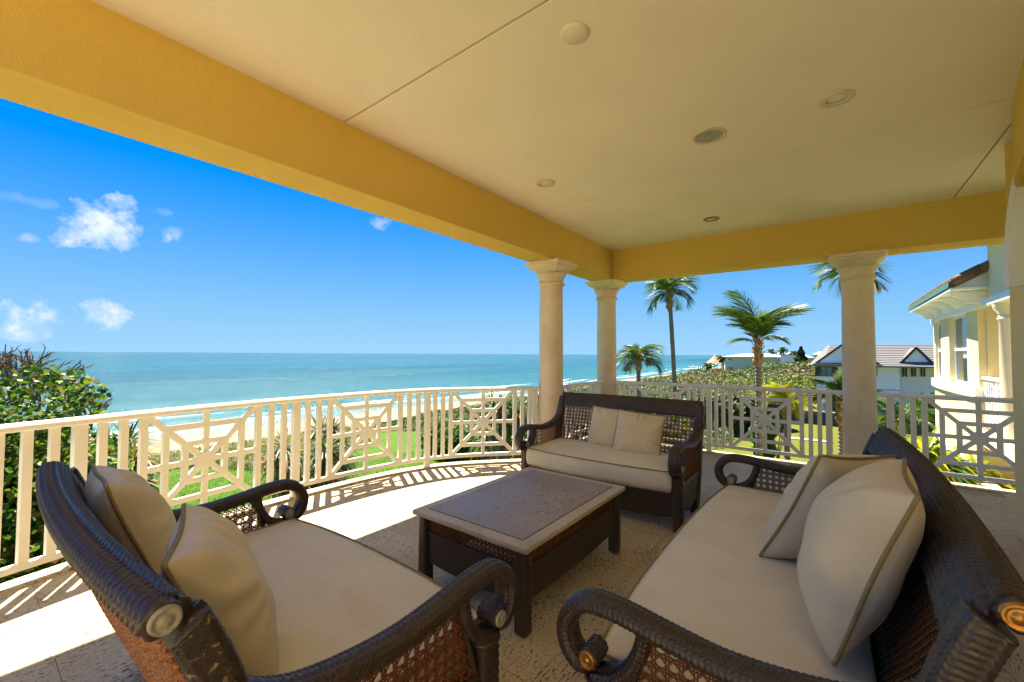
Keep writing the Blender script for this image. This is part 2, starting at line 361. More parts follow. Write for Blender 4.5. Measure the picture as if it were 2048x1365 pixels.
# ------------------------------------------------------------------ terrain, sea
def sstep(x, a, b): t = np.clip((x-a)/(b-a), 0, 1); return t*t*(3-2*t)
LAWN = -4.5
def ground_z(X, Y):
    z = LAWN+0*X
    z = z-2.6*sstep(Y, 27, 44)-1.5*sstep(Y-coast(X), -22, 6)
    hill = 3.5*sstep(X, 45, 95)*(1-sstep(Y, -4, 34))
    return z+hill
def coast(X): return 63.5+.00012*np.clip(X, 0, 1e4)**2*1.0+1.2*np.sin(X*.05)+.8*np.sin(X*.13+1)
def grid(x0, x1, nx, y0, y1, ny, px=1):
    t = np.linspace(0, 1, nx)**px
    X, Y = np.meshgrid(x0+(x1-x0)*t, np.linspace(y0, y1, ny)); return X, Y
def gridmesh(name, X, Y, Z, mat, parent=None):
    ny, nx = X.shape; idx = np.arange(nx*ny).reshape(ny, nx)
    f = np.stack([idx[:-1, :-1], idx[:-1, 1:], idx[1:, 1:], idx[1:, :-1]], -1).reshape(-1, 4)
    return npmesh(name, np.stack([X, Y, Z], -1), f, mat, parent)
X, Y = grid(-120, 700, 260, -200, 100, 150)
Z = ground_z(X, Y)
inner = (Y > 44)
o = gridmesh('lawn', X, Y, Z, 'lawn'); tag(o, 'bright green lawn below the terrace', kind='structure')
X, Y = grid(-300, 3000, 420, 28, 140, 70, 1.6)
Z = ground_z(X, Y)+.05-.6*(Y < 32+10*sstep(X, 35, 110))
o = gridmesh('beach', X, Y, Z, 'sand'); tag(o, 'pale sandy beach along the sea', kind='structure')
XX = np.concatenate([-np.geomspace(40000, 10, 40), np.linspace(0, 400, 90), np.geomspace(420, 40000, 30)])
YY = np.concatenate([np.linspace(45, 130, 50), np.geomspace(135, 40000, 60)])
X, Y = np.meshgrid(XX, YY)
o = gridmesh('sea', X, Y, np.full_like(X, -8.0), 'sea'); tag(o, 'turquoise sea reaching the horizon', kind='structure')
# far land under the sea level on the land side so no gap shows
mb = MB(); mb.add([(-9000, -9000, -9), (12000, -9000, -9), (12000, 60, -9), (-9000, 60, -9)], [(0, 1, 2, 3)]); tag(mb.build('ground', 'sand'), 'flat land reaching the horizon', kind='structure')
# surf: thin broken ridges of foam
def surf(off, wid, x0, x1, seed, gaps):
    xs = np.linspace(x0, x1, 700); vs = []; fs = []
    for i, x in enumerate(xs):
        w = wid*max(0, noise.noise(Vector((x*.035, seed, 0)))*1.6+gaps)*(1+.35*noise.noise(Vector((x*.4, seed, 3))))
        y = coast(x)+off+1.6*noise.noise(Vector((x*.05, seed+5, 0)))+.4*noise.noise(Vector((x*.4, seed+5, 0)))
        vs += [(x, y-w/2, -7.985), (x, y, -7.98+min(.28, w*.18)), (x, y+w/2, -7.985)]
        if i: k = 3*i; fs += [(k-3, k, k+1, k-2), (k-2, k+1, k+2, k-1)]
    o = npmesh('surf_line', vs, fs, 'foam'); tag(o, kind='stuff'); return o
for off, wid, seed, g, lb in ((1.2, 1.0, 1, .45, 'white wash of foam at the edge of the beach'), (6.0, .8, 2, .12, 'broken line of foam just off the beach'), (12, .7, 3, -.05, 'breaking wave farther off the beach')):
    o = surf(off, wid, -40, 600, seed, g); tag(o, lb, 'surf')
# ------------------------------------------------------------------ vegetation builders
QUAD = np.array([[cos(a), sin(a), 0] for a in np.linspace(0, 2*pi, 4, endpoint=False)])
DISC = np.array([[cos(a), sin(a), .12*cos(2*a)] for a in np.linspace(0, 2*pi, 6, endpoint=False)])
def rand_frames(n, upbias=.6, r=rng):
    nr = r.normal(size=(n, 3)); nr[:, 2] = np.abs(nr[:, 2])*.8+upbias; nr /= np.linalg.norm(nr, axis=1)[:, None]
    t = r.normal(size=(n, 3)); t -= (t*nr).sum(1)[:, None]*nr; t /= np.linalg.norm(t, axis=1)[:, None]
    return nr, t, np.cross(nr, t)
def quads_(P, size, upbias=.5, asp=.55):
    n = len(P); nr, t, b = rand_frames(n, upbias); V = P[:, None, :]+size[:, None, None]*(QUAD[None, :, 0:1]*t[:, None, :]*asp+QUAD[None, :, 1:2]*b[:, None, :])
    return V.reshape(-1, 3), np.arange(n*4).reshape(n, 4)
def discs(P, size, upbias=.5, asp=1.0):
    n = len(P); nr, t, b = rand_frames(n, upbias); size = np.broadcast_to(size, (n,))
    V = P[:, None, :]+size[:, None, None]*(DISC[None, :, 0:1]*t[:, None, :]*asp+DISC[None, :, 1:2]*b[:, None, :]+DISC[None, :, 2:3]*nr[:, None, :])
    F_ = np.arange(n*6).reshape(n, 6); return V.reshape(-1, 3), F_
def blades(P, D, L, W, bend=.3, side=None):
    """long thin leaves: P base, D direction, 3 segments, droop by bend"""
    n = len(P); D = D/np.linalg.norm(D, axis=1)[:, None]; z = np.array([0, 0, 1.0])
    sd = np.cross(D, z) if side is None else side; sd = sd/(np.linalg.norm(sd, axis=1)[:, None]+1e-6); L = np.broadcast_to(L, (n,)); W = np.broadcast_to(W, (n,)); V = []
    for t, w in ((0, .7), (.35, 1), (.7, .7), (1, .06)):
        c = P+D*(L*t)[:, None]-z*(bend*L*t*t)[:, None]
        V += [c-sd*(W*w/2)[:, None], c+sd*(W*w/2)[:, None]]
    V = np.stack(V, 1); base = np.arange(n)[:, None]*8
    F_ = np.concatenate([base+np.array([[2*k, 2*k+1, 2*k+3, 2*k+2]]) for k in range(3)], 0); return V.reshape(-1, 3), F_
def blobpts(n, c, r, r_in=.55):
    d = rng.normal(size=(n, 3)); d /= np.linalg.norm(d, axis=1)[:, None]; k = (r_in+(1-r_in)*rng.random(n)**.6)[:, None]
    return np.array(c)+d*k*np.array(r)
def fnoise(P, s, seed=0.0): return np.array([noise.noise(Vector((p[0]*s, p[1]*s, p[2]*s+seed))) for p in P])
# frond mesh in local space (base at origin, leaves along +X, drooping)
def frond_mesh(name, L, pairs, droop, lift, leaf, mat, seed, w=.035, twist=0., hang=.5, yellow=0.):
    r = np.random.default_rng(seed); t = np.linspace(0, 1, pairs)
    ang = lift-droop*t**1.25; dx = np.cos(ang); dz = np.sin(ang)
    x = np.r_[0, np.cumsum((dx[1:]+dx[:-1])/2)]*L/pairs; z = np.r_[0, np.cumsum((dz[1:]+dz[:-1])/2)]*L/pairs
    rach = np.stack([x, 0*x, z], 1); V = []; Fc = []; T = []; off = 0
    for sd in (-1, 1):
        k = slice(max(2, pairs//9), pairs); P = rach[k]; n = len(P); tt = t[k]
        tang = np.stack([dx[k], 0*dx[k], dz[k]], 1); nrm = np.stack([-dz[k], 0*dx[k], dx[k]], 1)
        side = np.zeros((n, 3)); side[:, 1] = sd
        ll = leaf*(np.sin(np.clip(.18+tt*.86, 0, 1)*pi)**.55)*(.85+.3*r.random(n))
        D = side*.8+tang*(.45+.35*tt)[:, None]+nrm*(.18+.25*(r.random(n)-.5))[:, None]
        D = D+r.normal(size=(n, 3))*.07
        v, f = blades(P, D, ll, w, hang*(.8+.5*r.random(n)), side=tang+nrm*.4); V.append(v); Fc.append(f+off); off += len(v)
        ti = np.clip(.35+.28*r.normal(size=n)*.8+yellow*(tt-.1)*1.2, 0, 1); T.append(np.repeat(ti, 8))
    m2 = MB(); m2.tube([tuple(p) for p in rach[::2]], list(np.linspace(.022, .005, len(rach[::2]))), 5)
    n0 = off; V.append(np.array(m2.v)); q = [f for f in m2.f if len(f) == 4]; Fc.append(np.array(q)+n0); T.append(np.full(len(m2.v), .75))
    me_o = npmesh(name, np.concatenate(V), np.concatenate(Fc), mat, None, False, np.concatenate(T)); return me_o
def palm(loc, h, label, nf=16, L=1.9, trunk_r=.13, lean=(0, 0), frmat='frond', leaf=.5, seed=1, lifts=(1.15, -.5), group='coconut palms around the lawn', dry=0, boot=.7, azs=None, yellow=.35, wl_=.035, name='palm_tree', cat='palm tree', droop=1.5, spec=None):
    r = random.Random(seed); t = thing(name, loc, label, cat, group)
    pts = [(lean[0]*k*k, lean[1]*k*k, h*k) for k in np.linspace(0, 1, 24)]
    rs = [trunk_r*(1.25-.35*k+(.25 if k < .05 else 0))*(1+(.035 if i % 2 else -.02)) for i, k in enumerate(np.linspace(0, 1, 24))]
    mb = MB(); mb.tube(pts, rs, 14); mb.build('trunk', 'palmbark', t, True)
    top = Vector(pts[-1]); mb = MB(); mb.lathe([(trunk_r*.8, -boot*.75), (trunk_r*1.25, -boot*.5), (trunk_r*1.3, -boot*.2), (trunk_r*1.0, boot*.1), (.02, boot*.35)], 12, top)
    for i in range(26):       # old leaf boots
        a = i*2.4; z = -boot*.7+boot*.9*i/26; d = Vector((cos(a), sin(a), 0)); p = top+Vector((0, 0, z))+d*trunk_r
        mb.bar(p, p+d*.10+Vector((0, 0, .16)), .09, .02)
    mb.build('leaf_boot', 'boot', t, True)
    protos = [frond_mesh('frond', L*(1-.08*i), 50 if L > 1.4 else 34, droop+.15*i, 0, leaf, frmat, seed*10+i, wl_, yellow=yellow*(i == 2 or i == 3)) for i in range(4)]
    if dry: protos.append(frond_mesh('frond', L*.8, 34, 1.0, 0, leaf*.8, 'frond_dry', seed*10+8, wl_, hang=.8))
    used = [False]*5
    if spec: nf = len(spec)
    for i in range(nf):
        k = i/(nf-1); az = (azs[i] if azs else i*2.399+r.uniform(-.25, .25)); lift = lifts[0]+(lifts[1]-lifts[0])*k+r.uniform(-.12, .12)
        pi_ = 4 if (dry and i >= nf-dry) else (i*7+seed) % 4
        if not used[pi_]: o = protos[pi_]; used[pi_] = True
        else: o = protos[pi_].copy(); col.objects.link(o)
        o.parent = t; o.location = top+Vector((0, 0, boot*(.28-.25*k)))
        s = r.uniform(.88, 1.08)
        if spec: az, lift, s = radians(spec[i][0]), radians(spec[i][1]), spec[i][2]
        o.scale = (s, s, s); o.rotation_euler = (r.uniform(-.5, .5), -lift, az)
    for u, p in zip(used, protos):
        if not u: bpy.data.objects.remove(p)
    return t
# ------------------------------------------------------------------ veranda: floor, ceiling, beams, columns
RAIL = spline([(-2.6, 2.85), (-1.0, 3.52), (.49, 3.99), (2.01, 4.2), (3.55, 4.0), (4.70, 3.12)], 300)[0]
def railoff(p, off):
    d = np.gradient(p, axis=0); d /= np.linalg.norm(d, axis=1)[:, None]; return p+off*np.stack([-d[:, 1], d[:, 0]], 1)
floor = thing('floor', (0, 0, 0), 'travertine terrace floor', None); tag(floor, kind='structure')
outer = railoff(RAIL, .10)
curb_out = [tuple(p) for p in outer[::6]]+[(5.0, 3.14), (6.78, 3.14), (6.78, -3.2)]
slabpoly = [(-6.5, -3.2), (-6.5, 2.8)]+curb_out
mb = MB(); mb.prism(slabpoly, -.35, -.012); mb.build('subfloor', 'grout', floor)
def clip_poly(poly, rect):
    x0, x1, y0, y1 = rect
    for ax, lim, sg in ((0, x0, 1), (0, x1, -1), (1, y0, 1), (1, y1, -1)):
        out = []
        for i in range(len(poly)):
            a, b = poly[i-1], poly[i]; da, db = sg*(a[ax]-lim), sg*(b[ax]-lim)
            if (da >= 0) != (db >= 0): t = da/(da-db); out.append((a[0]+t*(b[0]-a[0]), a[1]+t*(b[1]-a[1])))
            if db >= 0: out.append(b)
        poly = out
        if len(poly) < 3: return []
    return poly
TS = .61
for i in range(-10, 12):
    for j in range(-6, 8):
        x0 = .30+(i-1)*TS+(0 if j % 2 else TS/2)-.61; y0 = 2.88-TS*4+j*TS
        pl = clip_poly(slabpoly, (x0+.0012, x0+TS-.0012, y0+.0012, y0+TS-.0012))
        if len(pl) >= 3:
            dz = rng.uniform(-.0006, .0006); mb = MB(); mb.prism(pl, -.03, dz); mb.build('floor_tile', 'floor', floor)
# curb
curb = thing('curb', (0, 0, 0), 'low stone curb under the balustrade', None); tag(curb, kind='structure')
def strip(mb, a, b, z0, z1):
    n = len(a); vs = [(x, y, z0) for x, y in a]+[(x, y, z0) for x, y in b]+[(x, y, z1) for x, y in a]+[(x, y, z1) for x, y in b]
    fs = []
    for i in range(n-1): fs += [(2*n+i, 2*n+i+1, 3*n+i+1, 3*n+i), (i, 2*n+i, 2*n+i+1, i+1)[::-1], (n+i, n+i+1, 3*n+i+1, 3*n+i)[::-1]]
    fs += [(0, n, 3*n, 2*n), (n-1, 3*n-1, 4*n-1, 2*n-1)]; mb.add(vs, fs)
mb = MB(); a = railoff(RAIL, -.045)[::4]; b = railoff(RAIL, .10)[::4]; strip(mb, [tuple(p) for p in b], [tuple(p) for p in a], -.34, .014)
mb.build('curb_section', 'floor', curb)
mb = MB(); mb.box((5.85, 3.055, -.163), (1.70, .16, .354)); mb.build('curb_section', 'floor', curb, bevel=.006)
mb = MB(); mb.box((6.685, -.02, -.163), (.17, 6.2, .354)); mb.build('curb_section', 'floor', curb, bevel=.006)
# ceiling panels with control joints
ZC, ZB = 3.13, 2.65
ceil = thing('ceiling', (0, 0, ZC), 'tan stucco veranda ceiling', None); tag(ceil, kind='structure')
jx = [-.9, -.38, 1.67, 4.165, 6.5]; g = .0075
for i in range(1, 4):
    if i < 3: rects = [(jx[i], jx[i+1], -3.2, 2.9)]
    else: rects = [(jx[i], jx[i+1], -1.08, 2.9), (jx[i], jx[i+1], -3.2, -1.08)]
    for (x0, x1, y0, y1) in rects:
        mb = MB(); mb.box(((x0+x1)/2, (y0+y1)/2, .05), (x1-x0-2*g, y1-y0-2*g, .1)); mb.build('ceiling_panel', 'ceiling', ceil, bevel=.002)
mb = MB(); mb.box((3.05, -.15, .16), (6.8, 6.2, .1)); mb.build('ceiling_backing', 'ceiling', ceil)
# beams
bm_ = thing('beam', (0, 0, ZB), 'long yellow stucco beam on the sea side, carried by two stone columns', 'beam', 'yellow veranda beams'); mb = MB(); mb.box((3.22, 3.02, ZB+.30), (7.28, .36, .60)); mb.build('beam_body', 'yellow', bm_, world=True, bevel=.006)
bm2 = thing('beam', (6.65, 1, ZB), 'yellow stucco beam facing the neighbouring houses, over the third column', 'beam', 'yellow veranda beams'); mb = MB(); mb.box((6.65, -.14, ZB+.30), (.42, 5.95, .60)); mb.build('beam_body', 'yellow', bm2, world=True, bevel=.006)
# roof slab / eaves above
roof = thing('roof', (2, 0, 3.3), 'broad eave of the veranda roof above the beams', 'roof')
mb = MB(); mb.prism([(-.42, -3.4), (7.55, -3.4), (7.55, 4.52), (-.42, 4.52)], 3.26, 3.42); mb.build('eave', 'cream', roof, world=True)
# wall on the right with an arched surround
wall = thing('wall', (5.1, -1.15, 0), 'yellow stucco house wall at the right edge of the terrace', 'wall')
mb = MB(); mb.prism([(5.10, -1.15), (5.06, -1.15), (4.72, -1.15), (4.40, -1.03), (4.10, -.975), (3.55, -.89), (3.0, -.80), (2.6, -.80), (2.6, -1.15), (-6.5, -1.15), (-6.5, -3.2), (5.10, -3.2)], 2.62, ZC+.05); mb.build('upper_wall', 'yellow', wall, world=True)
mb = MB(); mb.prism([(5.10, -1.15), (-6.5, -1.15), (-6.5, -3.2), (5.10, -3.2)], 0, 2.618); mb.build('lower_wall', 'cream', wall, world=True, bevel=.01)
mb = MB(); tr = []
for k in np.linspace(0, 1, 16):
    a = pi*.5*k; tr.append((4.80-.55*(1-cos(a)), -1.15, 1.95+.85*sin(a)))
for (a, b) in zip(tr[:-1], tr[1:]): mb.bar(a, b, .16, .13)
mb.build('arch_trim', 'purewhite', wall, world=True)
# columns
def column(x, y, label):
    t = thing('column', (x, y, 0), label, 'column', 'round coral stone columns')
    mb = MB(); R = .163; mb.lathe([(R*1.02, .035), (R, .3), (R*.995, 1.4), (R*.95, 2.36)], 48); mb.build('shaft', 'stone', t, True)
    mb = MB(); mb.lathe([(.15, 2.345), (.178, 2.35), (.186, 2.362), (.178, 2.378), (.168, 2.382), (.165, 2.40), (.17, 2.43), (.182, 2.465), (.205, 2.49), (.207, 2.50)], 48); mb.build('necking', 'stone', t, True)
    # square abacus that flares out in an ogee
    mb = MB(); prof = [(.175, 2.49), (.185, 2.50), (.20, 2.535), (.235, 2.57), (.262, 2.585), (.262, 2.605), (.285, 2.615), (.292, 2.6485)]
    vs = []; fs = []
    for r_, z in prof:
        for k in range(8):
            a = pi/4*k; s_ = min(1, (z-2.49)/.08); rr = r_*(1+(.30*s_ if k % 2 else 0)); vs.append((rr*cos(a), rr*sin(a), z))
    for i in range(len(prof)-1):
        for k in range(8): fs.append((i*8+k, i*8+(k+1) % 8, (i+1)*8+(k+1) % 8, (i+1)*8+k))
    fs += [tuple(range(7, -1, -1)), tuple(range((len(prof)-1)*8, len(prof)*8))]
    mb.add(vs, fs); mb.build('capital', 'stone', t, bevel=.003); return t
colA = column(4.84, 3.02, 'stone column where the curved balustrade meets the sea side railing')
column(6.63, 3.03, 'stone column under the inner corner of the beams, behind the loveseat')
column(6.65, -.27, 'stone column on the right between two railing sections, beside the white house')
# ------------------------------------------------------------------ balustrades
ZR0, ZR1 = .092, .135
def balustrade(name, loc, curve, items, label, group='white balustrade sections', sides=True):
    """curve(s)->(x,y); items: list of ('post',s) ('baluster',s) ('panel',s0,s1)"""
    t = thing(name, loc, label, 'railing', group)
    def fr(s):
        a, b = np.array(curve(s-.01)), np.array(curve(s+.01)); d = (b-a)/np.linalg.norm(b-a); return np.array(curve(s)), d, np.array([-d[1], d[0]])
    def vbar(nm, s, z0, z1, w, dp, par=t):
        p, d, n_ = fr(s); mb = MB(); mb.box((p[0], p[1], (z0+z1)/2), (w, dp, z1-z0), rz=atan2(d[1], d[0])); o = mb.build(nm, 'white', par, bevel=.003)
        if par is t: fixw(o)
        else: fixw(o)
        return o
    def fixw(o):
        me = o.data; L_ = Vector(t.location)
        for v_ in me.vertices: v_.co -= L_
    def sbar(nm, s0, za, s1, zb, w, dp, n=None, par=t, endcap=True):
        n = n or max(2, int(abs(s1-s0)/.08)+1); mb = MB(); vs = []
        L_ = sqrt((s1-s0)**2+(zb-za)**2); ds, dz_ = (s1-s0)/L_, (zb-za)/L_
        for k in range(n):
            u = k/(n-1); s_, z_ = s0+(s1-s0)*u, za+(zb-za)*u
            for sg in (-1, 1):
                ss, zz = s_-dz_*sg*w/2, z_+ds*sg*w/2; p, d, n_ = fr(ss)
                for q in (-1, 1): vs.append((p[0]+n_[0]*q*dp/2-L0[0], p[1]+n_[1]*q*dp/2-L0[1], zz-L0[2]))
        fs = []
        for k in range(n-1):
            a = 4*k; b = a+4; fs += [(a, a+1, b+1, b), (a+1, a+3, b+3, b+1), (a+3, a+2, b+2, b+3), (a+2, a, b, b+2)]
        fs += [(0, 2, 3, 1), (4*n-4, 4*n-3, 4*n-1, 4*n-2)]; mb.add(vs, fs); return mb.build(nm, 'white', par, bevel=.003)
    L0 = loc; smin = min(i[1] for i in items if i[0] == 'ext'); smax = max(i[2] for i in items if i[0] == 'ext')
    nn = max(2, int((smax-smin)/.06)); sbar('bottom_rail', smin, (ZR0+ZR1)/2, smax, (ZR0+ZR1)/2, ZR1-ZR0, .042, nn)
    # moulded top rail
    prof = [(-.040, .935), (-.046, .945), (-.046, .968), (-.036, .982), (0, .988), (.036, .982), (.046, .968), (.046, .945), (.040, .935)]
    vs = []; fs = []; m_ = len(prof)
    for k in range(nn):
        s_ = smin+(smax-smin)*k/(nn-1); p, d, n_ = fr(s_)
        for q, z_ in prof: vs.append((p[0]+n_[0]*q-loc[0], p[1]+n_[1]*q-loc[1], z_-loc[2]))
        if k:
            a = m_*(k-1); b = m_*k
            for j in range(m_): fs.append((a+j, a+(j+1) % m_, b+(j+1) % m_, b+j))
    fs += [tuple(range(m_)), tuple(range(m_*(nn-1), m_*nn))[::-1]]
    mb = MB(); mb.add(vs, fs); mb.build('top_rail', 'white', t)
    for it in items:
        if it[0] == 'post': vbar('post', it[1], .015, .936, .068, .060)
        elif it[0] == 'baluster': vbar('baluster', it[1], ZR1-.002, .936, .048, .040)
        elif it[0] == 'panel':
            s0, s1 = it[1], it[2]; cs, cz = (s0+s1)/2, (ZR1+.935)/2; hs_, hz = (s1-s0)/2, (.935-ZR1)/2
            for s_ in (s0, s1): vbar('baluster', s_, ZR1-.002, .936, .050, .042)
            lp = thing('lattice_panel', (0, 0, 0), None, None); lp.parent = t
            cnt = [0]; w = .045; A = hs_-.02
            def bar_(a, b, c, d, ww=w, dp=.034):
                cnt[0] += 1; dp = .026+.0009*cnt[0]; o = sbar('bar', cs+a, cz+b, cs+c, cz+d, ww, dp, par=lp); return o
            bar_(0, -hz, 0, hz); bar_(-A, 0, -.02, 0); bar_(.02, 0, A, 0)
            for k_ in (.70, .37):
                a_, b_ = A*k_, hz*k_*1.03
                for sg in (-1, 1):
                    bar_(-a_, sg*b_, a_, sg*b_, w, .030); bar_(sg*a_, -b_, sg*a_, b_, w, .034)
            for sa in (-1, 1):
                for sb in (-1, 1): bar_(sa*.012, sb*.012*hz/A, sa*A, sb*hz, w*.95, .028)
            mb = MB(); p, d, n_ = fr(cs)
            r_ = .074; R_ = Matrix(((d[0], n_[0], 0), (d[1], n_[1], 0), (0, 0, 1))); vs = []
            for q in (-.0235, .0235):
                for k in range(8): a_ = pi/8+pi/4*k; vs.append(Vector((p[0]-loc[0], p[1]-loc[1], cz-loc[2]))+R_@Vector((r_*cos(a_), q, r_*sin(a_))))
            mb.add(vs, [tuple(range(8)), tuple(range(15, 7, -1))]+[(k, k+8, (k+1) % 8+8, (k+1) % 8) for k in range(8)]); mb.build('hub', 'white', lp)
    return t
RS = np.r_[0, np.cumsum(np.linalg.norm(np.diff(RAIL, axis=0), axis=1))]
def curveA(s): return (float(np.interp(s, RS, RAIL[:, 0])) if 0 <= s <= RS[-1] else float(RAIL[0 if s < 0 else -1, 0]+(s-(0 if s < 0 else RS[-1]))*(.5 if s < 0 else .8)),
                       float(np.interp(s, RS, RAIL[:, 1])) if 0 <= s <= RS[-1] else float(RAIL[0 if s < 0 else -1, 1]+(s-(0 if s < 0 else RS[-1]))*(.45 if s < 0 else -.6)))
def s_at(x): return float(np.interp(x, RAIL[:, 0], RS))
posts = [s_at(-1.0), s_at(.49), s_at(2.01), s_at(3.53), RS[-1]-.03]
itA = [('ext', .05, RS[-1])]
for i, p in enumerate(posts[:-1]): itA.append(('post', p))
for a, b in [(posts[0]-1.53, posts[0])]+list(zip(posts[:-1], posts[1:])):
    g_ = (b-a-.84)/6
    itA += [('baluster', a+g_), ('baluster', a+2*g_), ('panel', a+3*g_, b-3*g_), ('baluster', b-2*g_), ('baluster', b-g_)]
itA.append(('post', RS[-1]-.06))
itA = [i for i in itA if i[0] == 'ext' or i[1] > .05]
balustrade('balustrade', (2.01, 4.2, .04), curveA, itA, 'long curved white balustrade with sunburst lattice panels facing the sea')
balustrade('balustrade', (5.75, 3.05, .04), lambda s: (5.0+s, 3.05), [('ext', 0.0, 1.52), ('baluster', .14), ('panel', .32, 1.14), ('baluster', 1.25), ('post', 1.38)], 'short straight white railing between the two sea side columns')
def lineB(s): return (6.665, 2.90-s)
itB = [('ext', 0, 3.02)]
for a in (.06, 1.465):
    itB += [('post', a), ('baluster', a+.095), ('baluster', a+.19), ('panel', a+.285, a+1.405-.285), ('baluster', a+1.405-.19), ('baluster', a+1.405-.095)]
itB.append(('post', 2.87))
balustrade('balustrade', (6.665, 1.4, .04), lineB, itB, 'white railing behind the loveseat, facing the palms and the white house')
balustrade('balustrade', (6.665, -1.2, .04), lambda s: (6.665, -.41-s), [('ext', 0, 2.6), ('post', .14), ('baluster', .24), ('baluster', .335), ('panel', .43, 1.27), ('baluster', 1.36), ('baluster', 1.46), ('post', 1.56)], 'white railing at the far right between the stone column and the house wall')
# ------------------------------------------------------------------ ceiling fittings
def downlight(x, y, r, label, ring='lightring', cat='light'):
    t = thing('recessed_light', (x, y, ZC), label, cat, 'round fittings in the ceiling')
    mb = MB(); mb.lathe([(r*.60, -.001), (r*.60, -.012), (r*.66, -.016), (r*.97, -.010), (r, -.001)], 40); mb.build('trim_ring', ring, t, True)
    mb = MB(); mb.lathe([(0, -.004), (r*.3, -.0045), (r*.6, -.003), (r*.61, .0)], 32); mb.build('lens', 'lens', t, True)
downlight(3.465, -.055, .098, 'large recessed ceiling light nearest the house wall')
downlight(3.476, 2.245, .098, 'recessed ceiling light nearest the long sea side beam')
downlight(5.65, 1.167, .095, 'small rusty ringed recessed light near the corner of the beams', 'ring_dark')
t = thing('ceiling_speaker', (3.48, .73, ZC), 'round grey ceiling speaker with a perforated grille', 'speaker')
mb = MB(); mb.lathe([(.098, -.002), (.098, -.010), (.122, -.009), (.125, -.001)], 40); mb.build('trim_ring', 'lightring', t, True)
mb = MB(); mb.lathe([(0, -.006), (.05, -.006), (.097, -.004)], 32); mb.build('grille', 'speaker', t, True)
t = thing('cover_plate', (1.926, 1.06, ZC), 'blank round cover plate closest to the camera on the ceiling', 'cover')
mb = MB(); mb.lathe([(0, -.016), (.066, -.015), (.074, -.010), (.076, -.001)], 40); mb.build('plate', 'cover', t, True)
# ------------------------------------------------------------------ woven furniture
def h_wrap(u, v):
    a, b = .0120, .032; k = np.floor(u/a); f = u/a-k
    return (1-(2*f-1)**2)**.6*(.30+.70*(.5+.5*np.cos(2*np.pi*(v/b+k*.5))))*.0070
def h_braid(u, v, w=.0185, p=.0155):
    j = np.floor(v/w); f = v/w-j; s = (u+np.where(j % 2 == 0, 1, -1)*f*w*.75)/p; s = s-np.floor(s)
    return (1-(2*s-1)**2)**.6*np.sin(np.pi*np.clip(f, .02, .98))**.6*.0060
def h_twill(u, v, a=.0090, b=.028):
    k = np.floor(v/a); f = v/a-k; c = np.cos(2*np.pi*(u/b+k*.25))
    return (1-(2*f-1)**2)**.6*(.35+.65*np.clip(.5+.8*c, 0, 1))*.0042
def h_chev(u, v, a=.021, b=.023):
    k = np.floor(u/a); f = u/a-k; s = (v+np.where(k % 2 == 0, 1, -1)*f*a*.9)/b; s = s-np.floor(s)
    return (1-(2*s-1)**2)**.7*np.sin(np.pi*np.clip(f, .02, .98))**.7*.011
def relief_tube(name, path, ra, rb, hf, mat, parent, step=.0035, sidev=(1, 0, 0), caps=True, power=1.0):
    """tube along path; ra half width along sidev, rb half thickness across it"""
    P, L = spline(path, 2); n = max(6, int(L/step)); P, L = spline(path, n)
    T = np.gradient(P, axis=0); T /= np.linalg.norm(T, axis=1)[:, None]; S = np.array(sidev, float)
    S = S[None, :]-(T*S).sum(1)[:, None]*T; S /= np.linalg.norm(S, axis=1)[:, None]; N = np.cross(T, S)
    circ = pi*(3*(ra+rb)-sqrt((3*ra+rb)*(ra+3*rb))); m_ = max(12, int(circ/step)); A = np.linspace(0, 2*np.pi, m_, endpoint=False)
    ca, sa = np.cos(A), np.sin(A); ca = np.sign(ca)*np.abs(ca)**power; sa = np.sign(sa)*np.abs(sa)**power
    U, Vv = np.meshgrid(np.linspace(0, L, n), A/(2*np.pi)*round(circ/.042)*.042, indexing='ij'); H = hf(U, Vv) if hf else 0*U
    nx, ny = ca/ra, sa/rb; nl = np.hypot(nx, ny); nx, ny = nx/nl, ny/nl
    V = P[:, None, :]+S[:, None, :]*(ra*ca+H*nx)[..., None]+N[:, None, :]*(rb*sa+H*ny)[..., None]
    idx = np.arange(n*m_).reshape(n, m_); nxt = np.roll(idx, -1, 1)
    Fq = np.stack([idx[:-1], nxt[:-1], nxt[1:], idx[1:]], -1).reshape(-1, 4); V = V.reshape(-1, 3)
    if caps:
        c0, c1 = len(V), len(V)+1; V = np.vstack([V, P[0], P[-1]])
        Fq = np.vstack([Fq, np.stack([nxt[0], idx[0], np.full(m_, c0), np.full(m_, c0)], -1), np.stack([idx[-1], nxt[-1], np.full(m_, c1), np.full(m_, c1)], -1)])
        # degenerate quads -> make triangles by collapsing: split into separate tri mesh
        quads = Fq[:-2*m_]; tris = Fq[-2*m_:, :3]
        me = bpy.data.meshes.new(name); me.vertices.add(len(V)); me.vertices.foreach_set('co', V.astype(np.float32).ravel())
        nl_ = quads.size+tris.size; me.loops.add(nl_); me.loops.foreach_set('vertex_index', np.r_[quads.ravel(), tris.ravel()].astype(np.int32))
        me.polygons.add(len(quads)+len(tris)); me.polygons.foreach_set('loop_start', np.r_[np.arange(len(quads))*4, len(quads)*4+np.arange(len(tris))*3].astype(np.int32))
        me.update(calc_edges=True); return fin(me, name, mat, parent, True)
    return npmesh(name, V, Fq, mat, parent)
